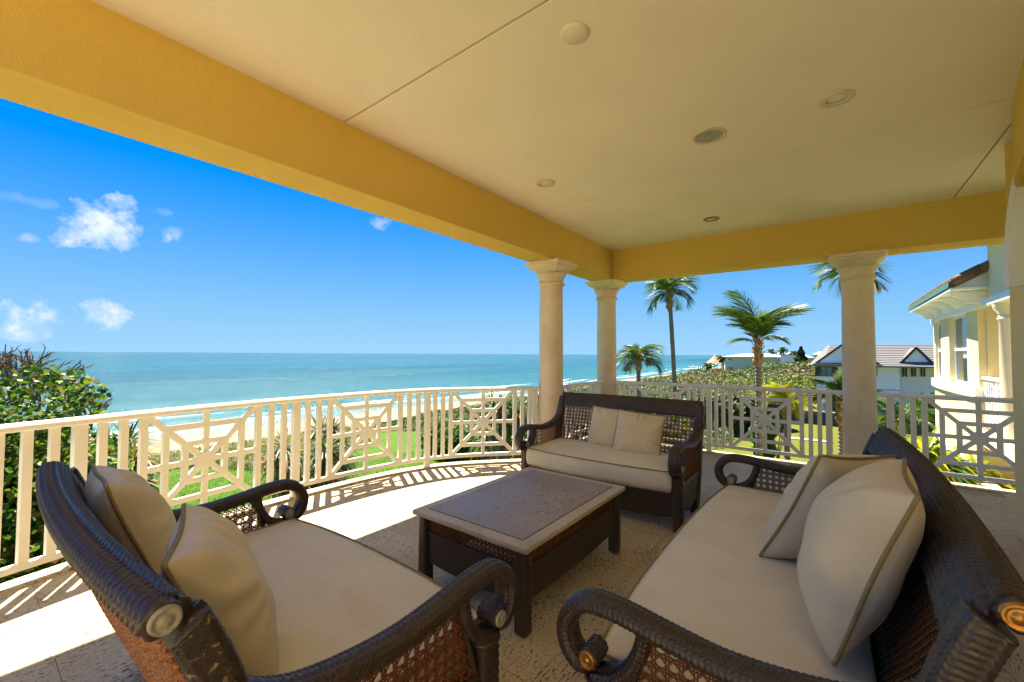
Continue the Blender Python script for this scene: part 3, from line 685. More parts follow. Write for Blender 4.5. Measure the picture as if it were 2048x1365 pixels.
def relief_sheet(name, fn, Lu, Lv, hf, mat, parent, step=.0035, thick=.0):
    nu, nv = max(4, int(Lu/step)), max(4, int(Lv/step)); U, Vv = np.meshgrid(np.linspace(0, 1, nu), np.linspace(0, 1, nv), indexing='ij')
    P = fn(U, Vv); du = np.gradient(P, axis=0); dv = np.gradient(P, axis=1); N = np.cross(du, dv); N /= (np.linalg.norm(N, axis=-1)[..., None]+1e-9)
    H = hf(U*Lu, Vv*Lv); A = P+N*H[..., None]; idx = np.arange(nu*nv).reshape(nu, nv)
    f = np.stack([idx[:-1, :-1], idx[1:, :-1], idx[1:, 1:], idx[:-1, 1:]], -1).reshape(-1, 4); V = A.reshape(-1, 3)
    if thick:
        B = (P-N*thick-N*H[..., None]).reshape(-1, 3); o = len(V); V = np.vstack([V, B]); f2 = f[:, ::-1]+o
        def edge(a): return np.stack([a[:-1], a[1:], a[1:]+o, a[:-1]+o], -1)
        f = np.vstack([f, f2, edge(idx[:, 0])[:, ::-1], edge(idx[:, -1]), edge(idx[0])[:, :], edge(idx[-1])[:, ::-1]])
    return npmesh(name, V, f, mat, parent)
def cane_panel(name, poly, mp, mat, parent, p=.037, w=.0044, t=.0014):
    """square caning clipped to a convex polygon in (a,b), mapped by mp(a,b)->xyz"""
    poly = [Vector(q) for q in poly]; area = sum(poly[i-1].x*poly[i].y-poly[i].x*poly[i-1].y for i in range(len(poly)))
    if area < 0: poly = poly[::-1]
    amin, amax = min(q.x for q in poly), max(q.x for q in poly); bmin, bmax = min(q.y for q in poly), max(q.y for q in poly); mb = MB()
    def clipseg(o, d):
        t0, t1 = -1e9, 1e9
        for i in range(len(poly)):
            a, b = poly[i-1], poly[i]; e = b-a; n_ = Vector((-e.y, e.x)); den = n_.dot(d); num = n_.dot(a-o)
            if abs(den) < 1e-9:
                if num > 0: return None
            elif den > 0: t0 = max(t0, num/den)
            else: t1 = min(t1, num/den)
        return (t0, t1) if t1-t0 > .01 else None
    def strand(o, d, lift):
        d = d.normalized(); r_ = clipseg(o, d)
        if not r_: return
        n = max(2, int((r_[1]-r_[0])/.12)+1); nn = Vector((-d.y, d.x))*w/2; vs = []
        for k in range(n):
            q = o+d*(r_[0]+(r_[1]-r_[0])*k/(n-1))
            for a in (q-nn, q+nn): vs += [mp(a.x, a.y, lift-t), mp(a.x, a.y, lift+t)]
        fs = []
        for k in range(n-1):
            a = 4*k; b = a+4; fs += [(a, b, b+1, a+1), (a+1, b+1, b+3, a+3), (a+3, b+3, b+2, a+2), (a+2, b+2, b, a)]
        mb.add(vs, fs)
    g_ = .0042 if p > .02 else 0
    k = math.floor(amin/p)
    while k*p < amax:
        for s_ in (-g_, g_): strand(Vector((k*p+s_, 0)), Vector((0, 1)), .0)
        k += 1
    k = math.floor(bmin/p)
    while k*p < bmax:
        for s_ in (-g_, g_): strand(Vector((0, k*p+s_)), Vector((1, 0)), .003)
        k += 1
    k = math.floor((amin-bmax)/p)-1
    while k*p < amax-bmin+p: strand(Vector(((k+.5)*p, 0)), Vector((1, 1)), .006); k += 1
    k = math.floor((amin+bmin)/p)-1
    while k*p < amax+bmax+p: strand(Vector(((k+.5)*p, 0)), Vector((-1, 1)), .009); k += 1
    o = mb.build(name, mat, parent); o['kind'] = 'stuff'; return o
def pinterp(path, t):  # path (d,z) by z
    zs = [q[1] for q in path]; return float(np.interp(t, zs, [q[0] for q in path]))
def sofa(name, loc, rz, W, D, label, step, worn=False, capmat='cap', seats=2, group='dark wicker sofas around the stone table'):
    s = D/.88; t = thing(name, loc, label, 'sofa', group, rz); wk = 'wicker'; hw = W/2
    stile = [(-.57*s, 0), (-.64*s, .2), (-.70*s, .40), (-.745*s, .58), (-.80*s, .78), (-.845*s, .90), (-.872*s, .965)]
    armpath = [(-.80*s, .78), (-.755*s, .722), (-.66*s, .672), (-.52*s, .645), (-.38*s, .637), (-.25, .648), (-.10, .668), (.0, .667), (.055, .637), (.087, .578), (.078, .518), (.042, .482), (.010, .484)]
    for sg in (-1, 1):
        x = sg*(hw-.052)
        arm = relief_tube('armrest', [(x, d, z) for d, z in armpath], .041, .024, h_braid, wk, t, step, power=.8)
        relief_tube('scroll_strut', [(x, d, z) for d, z in [(-.165, .640), (-.148, .575), (-.115, .515), (-.065, .474), (-.01, .458)]], .038, .018, h_braid, wk, t, step, power=.8)
        kn = relief_tube('scroll_knob', [(x-.041, 0, .513), (x, 0, .513), (x+.041, 0, .513)], .027, .027, h_braid, wk, t, step, sidev=(0, 1, 0))
        for e in (-1, 1):
            cc = MB(); sx_ = e; cc.lathe([(0, .0505*sx_), (.006, .0505*sx_), (.008, .0475*sx_), (.012, .0465*sx_), (.015, .049*sx_), (.019, .0475*sx_), (.021, .049*sx_), (.0245, .048*sx_), (.026, .041*sx_)], 32, (x, 0, .513), 'x')
            cc.build('end_cap', capmat if sg < 0 else 'cap', kn, True)
        # front leg, rear stile
        relief_tube('front_leg', [(x, -.035, .0145), (x, -.035, .10), (x, -.035, .3), (x, -.035, .452)], .037, .042, h_twill, wk, t, step*1.3, power=.45)
        cl = MB(); cl.tube([(x+.045*cos(a), -.035+.050*sin(a), .452) for a in np.linspace(0, 2*pi, 24)], .009, 8, False); cl.build('leg_collar', wk, t, True)
        gl = MB(); gl.box((x, -.035, .008), (.062, .070, .0155)); gl.build('glide', 'rubber', t, bevel=.003)
        gl = MB(); gl.box((x, stile[0][0], .008), (.05, .055, .0155)); gl.build('glide', 'rubber', t, bevel=.003)
        relief_tube('rear_post', [(x*1.0, d, max(z, .0145)) for d, z in stile[:-1]]+[(x, -.857*s, .922)], .034, .036, (lambda u, v: .55*h_braid(u, v)), ('wicker_worn' if worn else wk), t, step, power=.5)
        # side frame: lower rail, side apron, cane
        relief_tube('side_rail', [(x, -.08, .350), (x, -.35*s, .350), (x, -.68*s, .350)], .020, .016, h_twill, wk, t, step*1.5, power=.6)
        relief_sheet('side_apron', lambda U, V, x=x, sg=sg: np.stack([np.full_like(U, x+sg*.012), -.075-(V*0+U)*(.56*s), .125+.215*V+.02*np.cos(2*np.pi*U)*(1-V)], -1) if sg < 0 else np.stack([np.full_like(U, x+sg*.012), -.075-(1-U)*(.56*s), .125+.215*V+.02*np.cos(2*np.pi*U)*(1-V)], -1), .56*s, .215, h_twill, wk, t, step*1.2, .022)
        cp = [(-.125, .365), (-.165, .52), (-.185, .625), (-.40*s, .615), (-.62*s, .64), (-.725*s, .665), (-.735*s, .60), (-.66*s, .365)]
        for q0, q1 in (((-.088, .36), (-.176, .640)), ((-.655*s, .36), (-.735*s, .640))): relief_tube('cane_border', [(x, q0[0], q0[1]), (x, (q0[0]+q1[0])/2, (q0[1]+q1[1])/2), (x, q1[0], q1[1])], .020, .012, None, wk, t, step*2)
        cane_panel('side_cane', [(-.09, .365), (-.172, .635), (-.735*s, .635), (-.66*s, .365)], lambda a, b, l, x=x, sg=sg: (x+sg*l, a, b), 'cane', t)
    # back
    bw_ = hw-.088
    def bk(z): return pinterp(stile, z)
    relief_tube('back_roll', [(-hw+.035, -.89*s, .948), (0, -.89*s, .948), (hw-.035, -.89*s, .948)], .027, .027, h_wrap, wk, t, step, sidev=(0, 1, 0))
    for e in (-1, 1):
        cc = MB(); cc.lathe([(0, .008*e), (.009, .008*e), (.011, .005*e), (.017, .005*e), (.020, .007*e), (.024, .006*e), (.026, -.004*e)], 32, (e*(hw-.034), -.89*s, .948), 'x'); cc.build('end_cap', capmat, t, True)
    def band(U, V):
        ang = V; z = .835+.145*np.sin(np.clip(V, 0, 1)*pi*.5)**.9; d = np.interp(z, [.83, .9, .95, .985], [bk(.83)+.03, bk(.90)+.030, bk(.95)+.024, bk(.95)-.012])
        return np.stack([bw_*1.03*(1-2*U), d, z], -1)
    relief_sheet('back_band', band, 2*bw_*1.03, .17, (lambda u, v: h_wrap(u, v)) if step < .005 else h_twill, wk, t, step, .028)
    relief_tube('lower_back_rail', [(-bw_, bk(.36), .36), (0, bk(.36), .36), (bw_, bk(.36), .36)], .022, .025, h_twill, wk, t, step*1.5, sidev=(0, 0, 1), power=.6)
    cane_panel('back_cane', [(-bw_, .37), (bw_, .37), (bw_, .85), (-bw_, .85)], lambda a, b, l: (a, bk(b)+l, b), 'cane', t)
    if step < .005: relief_sheet('rear_cane', lambda U, V: np.stack([bw_*(2*U-1), np.interp(.37+.52*V, [q[1] for q in stile], [q[0] for q in stile])-.034, .37+.52*V], -1), 2*bw_, .52, h_chev, 'cane_back', t, .0030, .006)
    # the whole back is gently bowed
    for o in [c for c in t.children if c.name.split('.')[0] in ('back_roll', 'back_band', 'rear_cane', 'back_cane', 'lower_back_rail')]:
        co = np.empty(len(o.data.vertices)*3, dtype=np.float32); o.data.vertices.foreach_get('co', co); co = co.reshape(-1, 3)
        co[:, 1] -= .045*(1-np.clip(np.abs(co[:, 0])/hw, 0, 1)**2)*np.clip((co[:, 2]-.35)/.35, 0, 1); o.data.vertices.foreach_set('co', co.ravel()); o.data.update()
    # front and rear aprons
    fa = hw-.085
    relief_sheet('front_apron', lambda U, V: np.stack([fa*(2*U-1)*-1, np.full_like(U, -.025), .085+.225*V+.035*(2*U-1)**4*(1-V)], -1), 2*fa, .225, h_twill, wk, t, step*1.3, .025)
    relief_sheet('rear_apron', lambda U, V: np.stack([fa*(2*U-1), bk(.25)+0*U, .13+.21*V], -1), 2*fa, .21, h_twill, wk, t, step*1.6, .025)
    dk = MB(); dk.box((0, (-.03-.68*s)/2, .30), (2*fa, .62*s, .02)); dk.build('seat_deck', wk, t)
    # seat cushion, rounded, slightly crowned and bowed in front
    cu = seat_cushion(t, hw-.104, .012, -.705*s)
    return t
def seat_cushion(parent, hx, y1, y0):
    nx, ny = 64, 32; z0, z1 = .318, .482
    def ring(u, v):  # u,v in -1..1 -> outline
        x = hx*u; yc, hy = (y0+y1)/2, (y1-y0)/2; y = yc+hy*v+(.055*(1-abs(u)**2.4) if v > .0 else 0)*max(0, v); return x, y
    V = []; 
    U, W_ = np.linspace(-1, 1, nx), np.linspace(-1, 1, ny); R = []
    def rnd(a): return np.sign(a)*np.abs(a)
    for side, zz in ((1, z1), (-1, z0)):
        for w in W_:
            for u in U:
                x, y = ring(u, w)
                k = (max(abs(u)**10, abs(w)**10))
                cr_ = .026*(1-abs(u)**5)*(1-abs(w)**4)+.0025*noise.noise(Vector((x*4, y*4, side)))+.0012*noise.noise(Vector((x*13, y*9, side)))
                V.append((x, y, zz+side*cr_ if side > 0 else zz))
    idx = np.arange(nx*ny).reshape(ny, nx); top = np.stack([idx[:-1, :-1], idx[:-1, 1:], idx[1:, 1:], idx[1:, :-1]], -1).reshape(-1, 4)
    bot = top[:, ::-1]+nx*ny; o = nx*ny; V = np.array(V)
    bd = np.r_[idx[0], idx[1:, -1], idx[-1, -2::-1], idx[-2:0:-1, 0]]; nb = len(bd)
    # bulged side wall
    mids = []
    for k, q in ((.25, .008), (.5, .011), (.75, .008)):
        c = V[bd].copy(); cen = np.array([0, (y0+y1)/2, 0]); d = c-cen; d[:, 2] = 0; d = np.sign(d)*(np.abs(d) > np.array([hx*.97, (y1-y0)*.45, 9]))
        c = c+d*q; c[:, 2] = z0+(z1-z0)*k; mids.append(c)
    n0 = len(V); V = np.vstack([V]+mids); rings = [bd+o, np.arange(nb)+n0, np.arange(nb)+n0+nb, np.arange(nb)+n0+2*nb, bd]; sf = []
    for a, b in zip(rings[:-1], rings[1:]): sf.append(np.stack([a, np.roll(a, -1), np.roll(b, -1), b], -1))
    ob = npmesh('seat_cushion', V, np.vstack([top, bot]+sf), 'seat', parent)
    for zz in (z1+.001, z0+.003):
        pts = [(V[i][0]*1.002, V[i][1]+(.003 if V[i][1] > y1-.02 else 0), zz) for i in bd]; pts.append(pts[0]); mb = MB(); mb.tube(pts, .0052, 6, False); mb.build('piping', 'piping', ob, True)
    return ob
sofa('loveseat', (1.145, 1.72, 0), -pi/2, 1.63, .905, 'dark wicker loveseat on the left, its back to the left edge, worn at one post', .0034, True)
sofa('loveseat', (3.47, 1.735, 0), pi/2, 1.60, .80, 'dark wicker loveseat at the far end of the stone table, in front of two columns', .0060)
sofa('sofa', (2.32, .59, 0), 0, 2.36, .845, 'long dark wicker sofa on the right side with brass scroll ends', .0034, False, 'brass')
# pillows
def pillow(TL, TR, BL, th, label, seed, front=.6):
    TL, TR, BL = (np.array(p, float) for p in (TL, TR, BL)); ex, ey = (TR-TL)/2, (TL-BL)/2; c = TL+ex-ey; n_ = np.cross(ex, ey); n_ /= np.linalg.norm(n_)
    if n_@(np.array([2.3, 1.6, .6])-c) < 0: n_ = -n_      # front faces the table
    # square it up
    a = (np.linalg.norm(ex)+np.linalg.norm(ey))/2; ux = ex/np.linalg.norm(ex); uy = ey-(ey@ux)*ux; uy /= np.linalg.norm(uy); ax, ay = np.linalg.norm(ex), np.linalg.norm(ey)
    t = thing('throw_pillow', tuple(c), label, 'pillow', 'cream throw pillows with olive piping'); N = 56
    g = np.linspace(-1, 1, N); U, V = np.meshgrid(g, g); r = np.random.default_rng(seed); ph = r.uniform(0, 6, 12)
    def out(U, V):
        rc = 1-.025*np.abs(U)**9*np.abs(V)**9; px = ax*U*(1.04-.06*(1-np.abs(V)**3))*rc; py = ay*V*(1.04-.06*(1-np.abs(U)**3))*rc; return px, py
    px, py = out(U, V); prof = (np.clip(1-np.abs(U)**2.5, 0, 1)*np.clip(1-np.abs(V)**2.5, 0, 1))**.55
    edge = np.maximum(np.abs(U), np.abs(V)); cw = np.clip((edge-.35)/.65, 0, 1)*np.clip((1-edge)/.12, 0, 1); ang = np.arctan2(V, U)
    corner = (np.abs(U*V))**1.2; P = []
    for sd in (1, -1):
        wr = (.010 if sd > 0 else .001)*cw*np.sin(ang*13+ph[0]+2*np.sin(ang*3+ph[1]))*(.35+.65*np.sin(ang*2+ph[2])**2)+.008*np.sin(px*19+ph[3]+py*11)*np.sin(py*9+ph[4])*prof
        wr += (.008 if sd > 0 else .002)*corner*np.sin((U-V)*9+ph[5])*np.clip((1-edge)/.1, 0, 1)
        h = sd*(th*(front if sd > 0 else 1-front)*prof+wr*1.2); Pw = px[..., None]*ux+py[..., None]*uy+h[..., None]*n_; P.append(Pw.reshape(-1, 3))
    sag = lambda: 0
    idx = np.arange(N*N).reshape(N, N); f = np.stack([idx[:-1, :-1], idx[:-1, 1:], idx[1:, 1:], idx[1:, :-1]], -1).reshape(-1, 4)
    npmesh('cover', np.vstack(P), np.vstack([f, f[:, ::-1]+N*N]), 'pillow', t)
    bd = np.r_[idx[0], idx[1:, -1], idx[-1, -2::-1], idx[-2:0:-1, 0]]; pts = P[0][bd]*1.006
    wob = .0035*np.sin(np.linspace(0, 2*np.pi*4, len(bd))+ph[6]); pts = pts+n_*wob[:, None]; pts = [tuple(p) for p in pts]; pts.append(pts[0])
    mb = MB(); mb.tube(pts, .0062, 7, False); mb.build('piping', 'piping', t, True); return t
pillow((1.51, -.170, 1.045), (1.95, -.190, 1.06), (1.58, .005, .535), .26, 'plump cream pillow at the near end of the long sofa, closest to the camera', 1, .68)
pillow((2.14, .012, 1.005), (2.50, -.24, .975), (2.18, .288, .52), .24, 'cream pillow tilted against its neighbour in the middle of the long sofa', 2, .5)
pillow((.305, 1.93, .965), (.335, 2.38, .955), (.47, 1.93, .53), .22, 'cream pillow at the sea end of the left loveseat, standing on edge', 3, .6)
pillow((.285, 1.16, .955), (.435, 1.60, .945), (.44, 1.08, .51), .20, 'large creased cream pillow at the near end of the left loveseat', 4, .62)
pillow((4.09, 2.0, .865), (4.08, 1.55, .85), (3.96, 2.05, .49), .15, 'small cream pillow half hidden behind another on the far loveseat', 5)
pillow((3.97, 1.68, .87), (3.99, 1.24, .84), (3.84, 1.70, .49), .15, 'small cream pillow in front of another on the far loveseat', 6)
# ------------------------------------------------------------------ stone table
tb = thing('coffee_table', (2.32, 1.63, 0), 'low coffee table with a grey brown stone top on a dark wicker base', 'table')
X0, X1, Y0, Y1, ZT = 1.70, 2.95, 1.20, 2.06, .463
mb = MB(); mb.box(((X0+X1)/2, (Y0+Y1)/2, ZT-.015), (X1-X0, Y1-Y0, .030)); mb.build('stone_border', 'table_edge', tb, world=True, bevel=.008, seg=3)
mb = MB(); mb.box(((X0+X1)/2, (Y0+Y1)/2, ZT+.0005), (X1-X0-.15, Y1-Y0-.15, .006)); mb.build('stone_slab', 'table', tb, world=True, bevel=.002)
mb = MB()
for a, b in (((X0+.072, Y0+.072), (X1-.072, Y0+.072)), ((X1-.072, Y0+.072), (X1-.072, Y1-.072)), ((X1-.072, Y1-.072), (X0+.072, Y1-.072)), ((X0+.072, Y1-.072), (X0+.072, Y0+.072))):
    mb.bar((*a, ZT+.0006), (*b, ZT+.0006), .0045, .0016)
mb.build('inlay_line', 'wood', tb, world=True)
lo = Vector((2.32, 1.63, 0)); ix, iy = .062, .062
for cx_, cy_ in ((X0+ix, Y0+iy), (X1-ix, Y0+iy), (X1-ix, Y1-iy), (X0+ix, Y1-iy)):
    x_, y_ = cx_-lo.x, cy_-lo.y
    relief_tube('leg', [(x_, y_, .0145), (x_, y_, .1), (x_, y_, .3), (x_, y_, ZT-.031)], .034, .034, h_twill, 'wicker', tb, .0042, power=.4)
    mb = MB(); mb.box((x_, y_, .008), (.05, .05, .0155)); mb.build('glide', 'rubber', tb, bevel=.003)
for (ax_, ay_, bx_, by_, nm) in ((X0+.10, Y0+.05, X1-.10, Y0+.05, 's'), (X1-.05, Y0+.10, X1-.05, Y1-.10, 'e'), (X1-.10, Y1-.05, X0+.10, Y1-.05, 'n'), (X0+.05, Y1-.10, X0+.05, Y0+.10, 'w')):
    a = np.array([ax_-lo.x, ay_-lo.y]); b = np.array([bx_-lo.x, by_-lo.y]); L = np.linalg.norm(b-a); d = (b-a)/L; n_ = np.array([d[1], -d[0]])
    # apron: fn maps (U along, V up); normal out
    relief_sheet('apron', lambda U, V, a=a, b=b: np.stack([a[0]+(b[0]-a[0])*U, a[1]+(b[1]-a[1])*U, .145+.185*V-.018*np.sin(np.pi*U)*(1-V)+.012*(1-V)], -1), L, .185, lambda u, v, L=L: np.where(u < L/2, h_twill(u, v), h_twill(-u, v)), 'wicker', tb, .0042, .02)
    mb = MB(); mb.bar((a[0], a[1], .336), (b[0], b[1], .336), .022, .010); mb.build('rail', 'wicker', tb, bevel=.003)
    cane_panel('cane_band', [(0, .342), (L, .342), (L, .432), (0, .432)], lambda u, v, l, a=a, d=d, n_=n_: (a[0]+d[0]*u+n_[0]*(l-.008), a[1]+d[1]*u+n_[1]*(l-.008), v), 'cane', tb, p=.030, w=.0048)
# ------------------------------------------------------------------ helpers to place far things on the ground plan
def azim(x): return YAW-math.atan((x-1024)/F)
def at(x, dist): a = azim(x); return (cos(a)*dist, sin(a)*dist)
def zat(x, y, dist):
    dep = dist*cos(azim(x)-YAW); yh = 708.5+(x-1024)*.0056; return EYE+(yh-y)/F*dep
# ------------------------------------------------------------------ own wing on the right (facade faces the sea)
wg = thing('house_wing', (13.5, -3.2, -4.5), 'pale yellow wing of the house with sash windows and tiled eave beyond the right railing', 'building')
FY = -2.35
def wbox(x0, x1, y0, y1, z0, z1, name, mat, bev=.008, par=None):
    mb = MB(); mb.box(((x0+x1)/2, (y0+y1)/2, (z0+z1)/2), (abs(x1-x0), abs(y1-y0), abs(z1-z0))); o = mb.build(name, mat, None, bevel=bev)
    for v_ in o.data.vertices: v_.co -= Vector(wg.location)
    o.parent = par or wg; return o
def bay(X): return FY+.09*(1-((X-14.6)/2.3)**2)   # shallow curved bay front
def bayprism(x0, x1, z0, z1, name, mat, out=0.0, back=.35, n=8):
    xs = np.linspace(x0, x1, n); poly = [(x, bay(x)+out) for x in xs]+[(x, bay(x)-back) for x in xs[::-1]]
    mb = MB(); mb.prism(poly[::-1], z0, z1); return mb.build(name, mat, wg, world=True)
WINS = [(16.35, 15.35), (14.35, 12.95)]
bayprism(16.85, 12.32, -4.5, .60, 'wall', 'cream')
bayprism(16.9, 12.28, .60, .80, 'sill_band', 'purewhite', .07)
bayprism(16.9, 12.28, -.95, -.72, 'base_band', 'purewhite', .07)
for a, b in ((16.85, 16.35), (15.35, 14.35), (12.95, 12.32)): bayprism(a, b, .80, 2.36, 'pier', 'cream')
bayprism(16.9, 12.28, 2.36, 2.74, 'frieze', 'purewhite', .05)
def sash(x0, x1, yy, z0, z1, dark='glass'):
    fr_ = MB(); w = .06
    for (a, b, c, d) in ((x0, x0+w, z0, z1), (x1-w, x1, z0, z1), (x0+w, x1-w, z0, z0+w), (x0+w, x1-w, z1-w, z1), (x0+w, x1-w, (z0+z1)/2-.03, (z0+z1)/2+.03)):
        fr_.box(((a+b)/2, yy, (c+d)/2), (b-a, .06, d-c))
    f_ = fr_.build('window', 'purewhite', wg, world=True, bevel=.004)
    for c, d in ((z0+w, (z0+z1)/2-.03), ((z0+z1)/2+.03, z1-w)):
        gl = MB(); gl.box(((x0+x1)/2, yy-.005, (c+d)/2), (x1-x0-2*w, .012, d-c)); gl.build('pane', dark, f_, world=False)
        g_ = f_.children[-1]
        for v_ in g_.data.vertices: v_.co -= Vector(wg.location)
for a, b in WINS: sash(b, a, bay((a+b)/2)-.10, .80, 2.36)
for a, b in ((16.1, 15.1), (14.5, 13.2)): sash(b, a, bay((a+b)/2)+.03, -3.6, -1.7)
# dark sheet added behind the panes, its colour standing in for the unlit room
wbox(12.5, 16.7, FY-.75, FY-.72, .7, 2.5, 'dark_backing', 'darktrim')
# end wall of the loggia, facing us, and its back
wbox(12.27, 12.45, -5.5, -2.46, -4.5, 3.0, 'end_wall', 'cream')
wbox(8.6, 12.32, -5.7, -5.5, -4.5, 3.2, 'back_wall', 'yellow')
wbox(8.6, 12.28, -5.5, -2.30, -.30, -.02, 'balcony_slab', 'pale')
wbox(9.2, 12.2, -2.45, -2.05, -1.2, -.98, 'ledge', 'pale')
# roof
ex0, ex1, ey, ez = 16.9, 11.6, -1.86, 2.80
mb = MB(); prof = [(ey, ez-.02), (ey, ez+.05), (-4.6, ez+.05+2.74*.56), (-4.6, ez-.02+2.74*.56)]
vs = [(ex0, y, z) for y, z in prof]+[(ex1, y, z) for y, z in prof]; mb.add(vs, [(0, 1, 2, 3), (7, 6, 5, 4), (0, 4, 5, 1), (1, 5, 6, 2), (2, 6, 7, 3), (3, 7, 4, 0)]); mb.build('roof', 'clay', wg, world=True)
mb = MB(); mb.box(((ex0+ex1)/2, ey+.012, ez+.02), (ex0-ex1, .02, .11)); mb.build('drip_edge', 'copper', wg, world=True)
for i in range(14):
    x = ex0-.2-i*.385; mb = MB(); mb.tube([(x, ey-.02, ez+.075), (x, ey-.45, ez+.075+.25)], .075, 10); mb.build('roof_tile', 'clay', wg, True, world=True)
for i in range(6):
    y = ey-.02-i*.36; z = ez+.06+i*.36*.56; mb = MB(); mb.tube([(ex1-.03, y, z), (ex1-.03, y-.40, z+.235)], .085, 10); mb.build('roof_tile', 'clay', wg, True, world=True)
wbox(ex1, ex0-.05, -2.4, ey+.0, ez-.10, ez-.045, 'fascia', 'purewhite')
mb = MB(); P_ = [(-1.9, ez-.05), (-4.6, ez-.05+2.7*.56), (-4.6, ez-.6), (-1.9-.5, ez-.10)]
mb.add([(ex1+.12, y, z) for y, z in P_]+[(ex1+.05, y, z) for y, z in P_], [(0, 1, 2, 3), (7, 6, 5, 4), (0, 4, 5, 1), (1, 5, 6, 2), (2, 6, 7, 3), (3, 7, 4, 0)]); mb.build('gable_infill', 'purewhite', wg, world=True)
for x in (16.2, 15.1, 14.0, 12.9, 11.9):
    mb = MB(); pf = [(-2.38, ez-.11), (-1.92, ez-.11), (-1.92, ez-.17), (-2.06, ez-.24), (-2.12, ez-.34), (-2.38, ez-.36)]
    mb.add([(x-.06, y, z) for y, z in pf]+[(x+.06, y, z) for y, z in pf], [tuple(range(6)), tuple(range(11, 5, -1))]+[(k, k+6, (k+1) % 6+6, (k+1) % 6) for k in range(6)]); mb.build('bracket', 'purewhite', wg, world=True)
# tower wall above the column
wbox(9.6, 11.6, -4.5, -2.36, 2.50, 3.62, 'tower_wall', 'pale'); wbox(9.5, 11.7, -4.5, -2.28, 2.36, 2.50, 'architrave', 'purewhite')
wbox(9.2, 12.1, -4.5, -1.75, 3.62, 3.72, 'tower_soffit', 'purewhite'); wbox(9.1, 12.2, -4.5, -1.62, 3.72, 3.80, 'tower_roof_edge', 'clay')
mb = MB(); mb.lathe([(.17, -.02), (.155, .1), (.145, 2.05), (.16, 2.07), (.165, 2.10), (.15, 2.12), (.15, 2.17), (.21, 2.27), (.22, 2.36)], 28, (11.02, -2.50, 0)); mb.build('column', 'stone', wg, True, world=True)
mb = MB(); mb.lathe([(.17, -4.5), (.16, -.9)], 20, (11.02, -2.50, 0)); mb.build('column', 'stone', wg, True, world=True)
# small balcony rail in the same pattern
rl = MB()
rl.bar((11.15, -2.42, 1.0), (12.3, -2.42, 1.0), .09, .05); rl.bar((11.15, -2.42, .12), (12.3, -2.42, .12), .05, .04)
for x in (12.25, 12.12, 11.98, 11.84, 11.25): rl.bar((x, -2.42, .12), (x, -2.42, 1.0), .04, .04)
for a, b in (((11.25, .12), (11.84, 1.0)), ((11.25, 1.0), (11.84, .12)), ((11.25, .56), (11.84, .56)), ((11.545, .12), (11.545, 1.0)), ((11.38, .30), (11.71, .30)), ((11.38, .82), (11.71, .82)), ((11.38, .3), (11.38, .82)), ((11.71, .3), (11.71, .82))): rl.bar((a[0], -2.42, a[1]), (b[0], -2.42, b[1]), .035, .03)
rl.build('balcony_rail', 'purewhite', wg, world=True)
ln = thing('wall_lantern', (12.13, -2.80, 1.45), 'dark wall lantern with frosted glass on the yellow wing', 'lantern')
mb = MB(); mb.lathe([(0, .42), (.03, .40), (.05, .34), (.11, .30), (.12, .27)], 8); mb.bar((.09, 0, .36), (0, 0, .36), .03, .03); mb.box((.09, 0, .3), (.02, .1, .3)); mb.lathe([(.02, -.06), (.05, -.02), (.075, .0), (.02, .0)], 8); mb.build('frame', 'lantern', ln)
mb = MB(); mb.lathe([(.07, .0), (.105, .26)], 8); mb.build('glass', 'frost', ln)
# awning like ledges of the lower floor
wbox(8.8, 12.2, -3.6, -2.1, -2.9, -2.7, 'lower_slab', 'pale')
# ------------------------------------------------------------------ white neighbour house
h2 = thing('white_house', (51, -2.5, -4.5), 'white house with brown shingle roof, small dormer and dark shutters', 'building')
def hb(par, x0, x1, y0, y1, z0, z1, name, mat):
    mb = MB(); mb.box(((x0+x1)/2, (y0+y1)/2, (z0+z1)/2), (abs(x1-x0), abs(y1-y0), abs(z1-z0))); return mb.build(name, mat, par, world=True)
yl = at(1632, 46.5)[1]; yr = at(1797, 47)[1]; ye = at(1900, 48)[1]
hb(h2, 46.5, 58, yr, yl, -4.5, .60, 'wall', 'white_wall'); hb(h2, 47.6, 58, ye-3, yr, -4.5, .50, 'wall', 'white_wall')
for z in (-1.4, -3.0): hb(h2, 46.47, 46.5, yr, yl, z, z+.04, 'wall_joint', 'shingle')
zr = 2.45
mb = MB(); mb.add([(45.9, yl+.5, .62), (45.9, ye-3.5, .62), (51.5, ye-3.5, zr), (51.5, yl-.8, zr), (57.5, ye-3.5, .62), (57.5, yl+.5, .62),
                   (45.9, yl+.5, .50), (45.9, ye-3.5, .50), (57.5, ye-3.5, .50), (57.5, yl+.5, .50)],
                  [(0, 1, 2, 3), (3, 2, 4, 5), (0, 3, 5), (0, 6, 7, 1), (6, 9, 8, 7), (5, 9, 6, 0)]); mb.build('roof', 'shingle', h2, world=True)
for i in range(12):    # courses of shingles
    t_ = (i+.5)/12; x = 45.9+5.6*t_; z = .62+(zr-.62)*t_; mb = MB(); mb.box((x, (yl+ye-4)/2, z+.02), (.05, abs(ye-3.5-yl)-.3-1.2*t_, .05)); mb.build('shingle_course', 'shingle', h2, world=True)
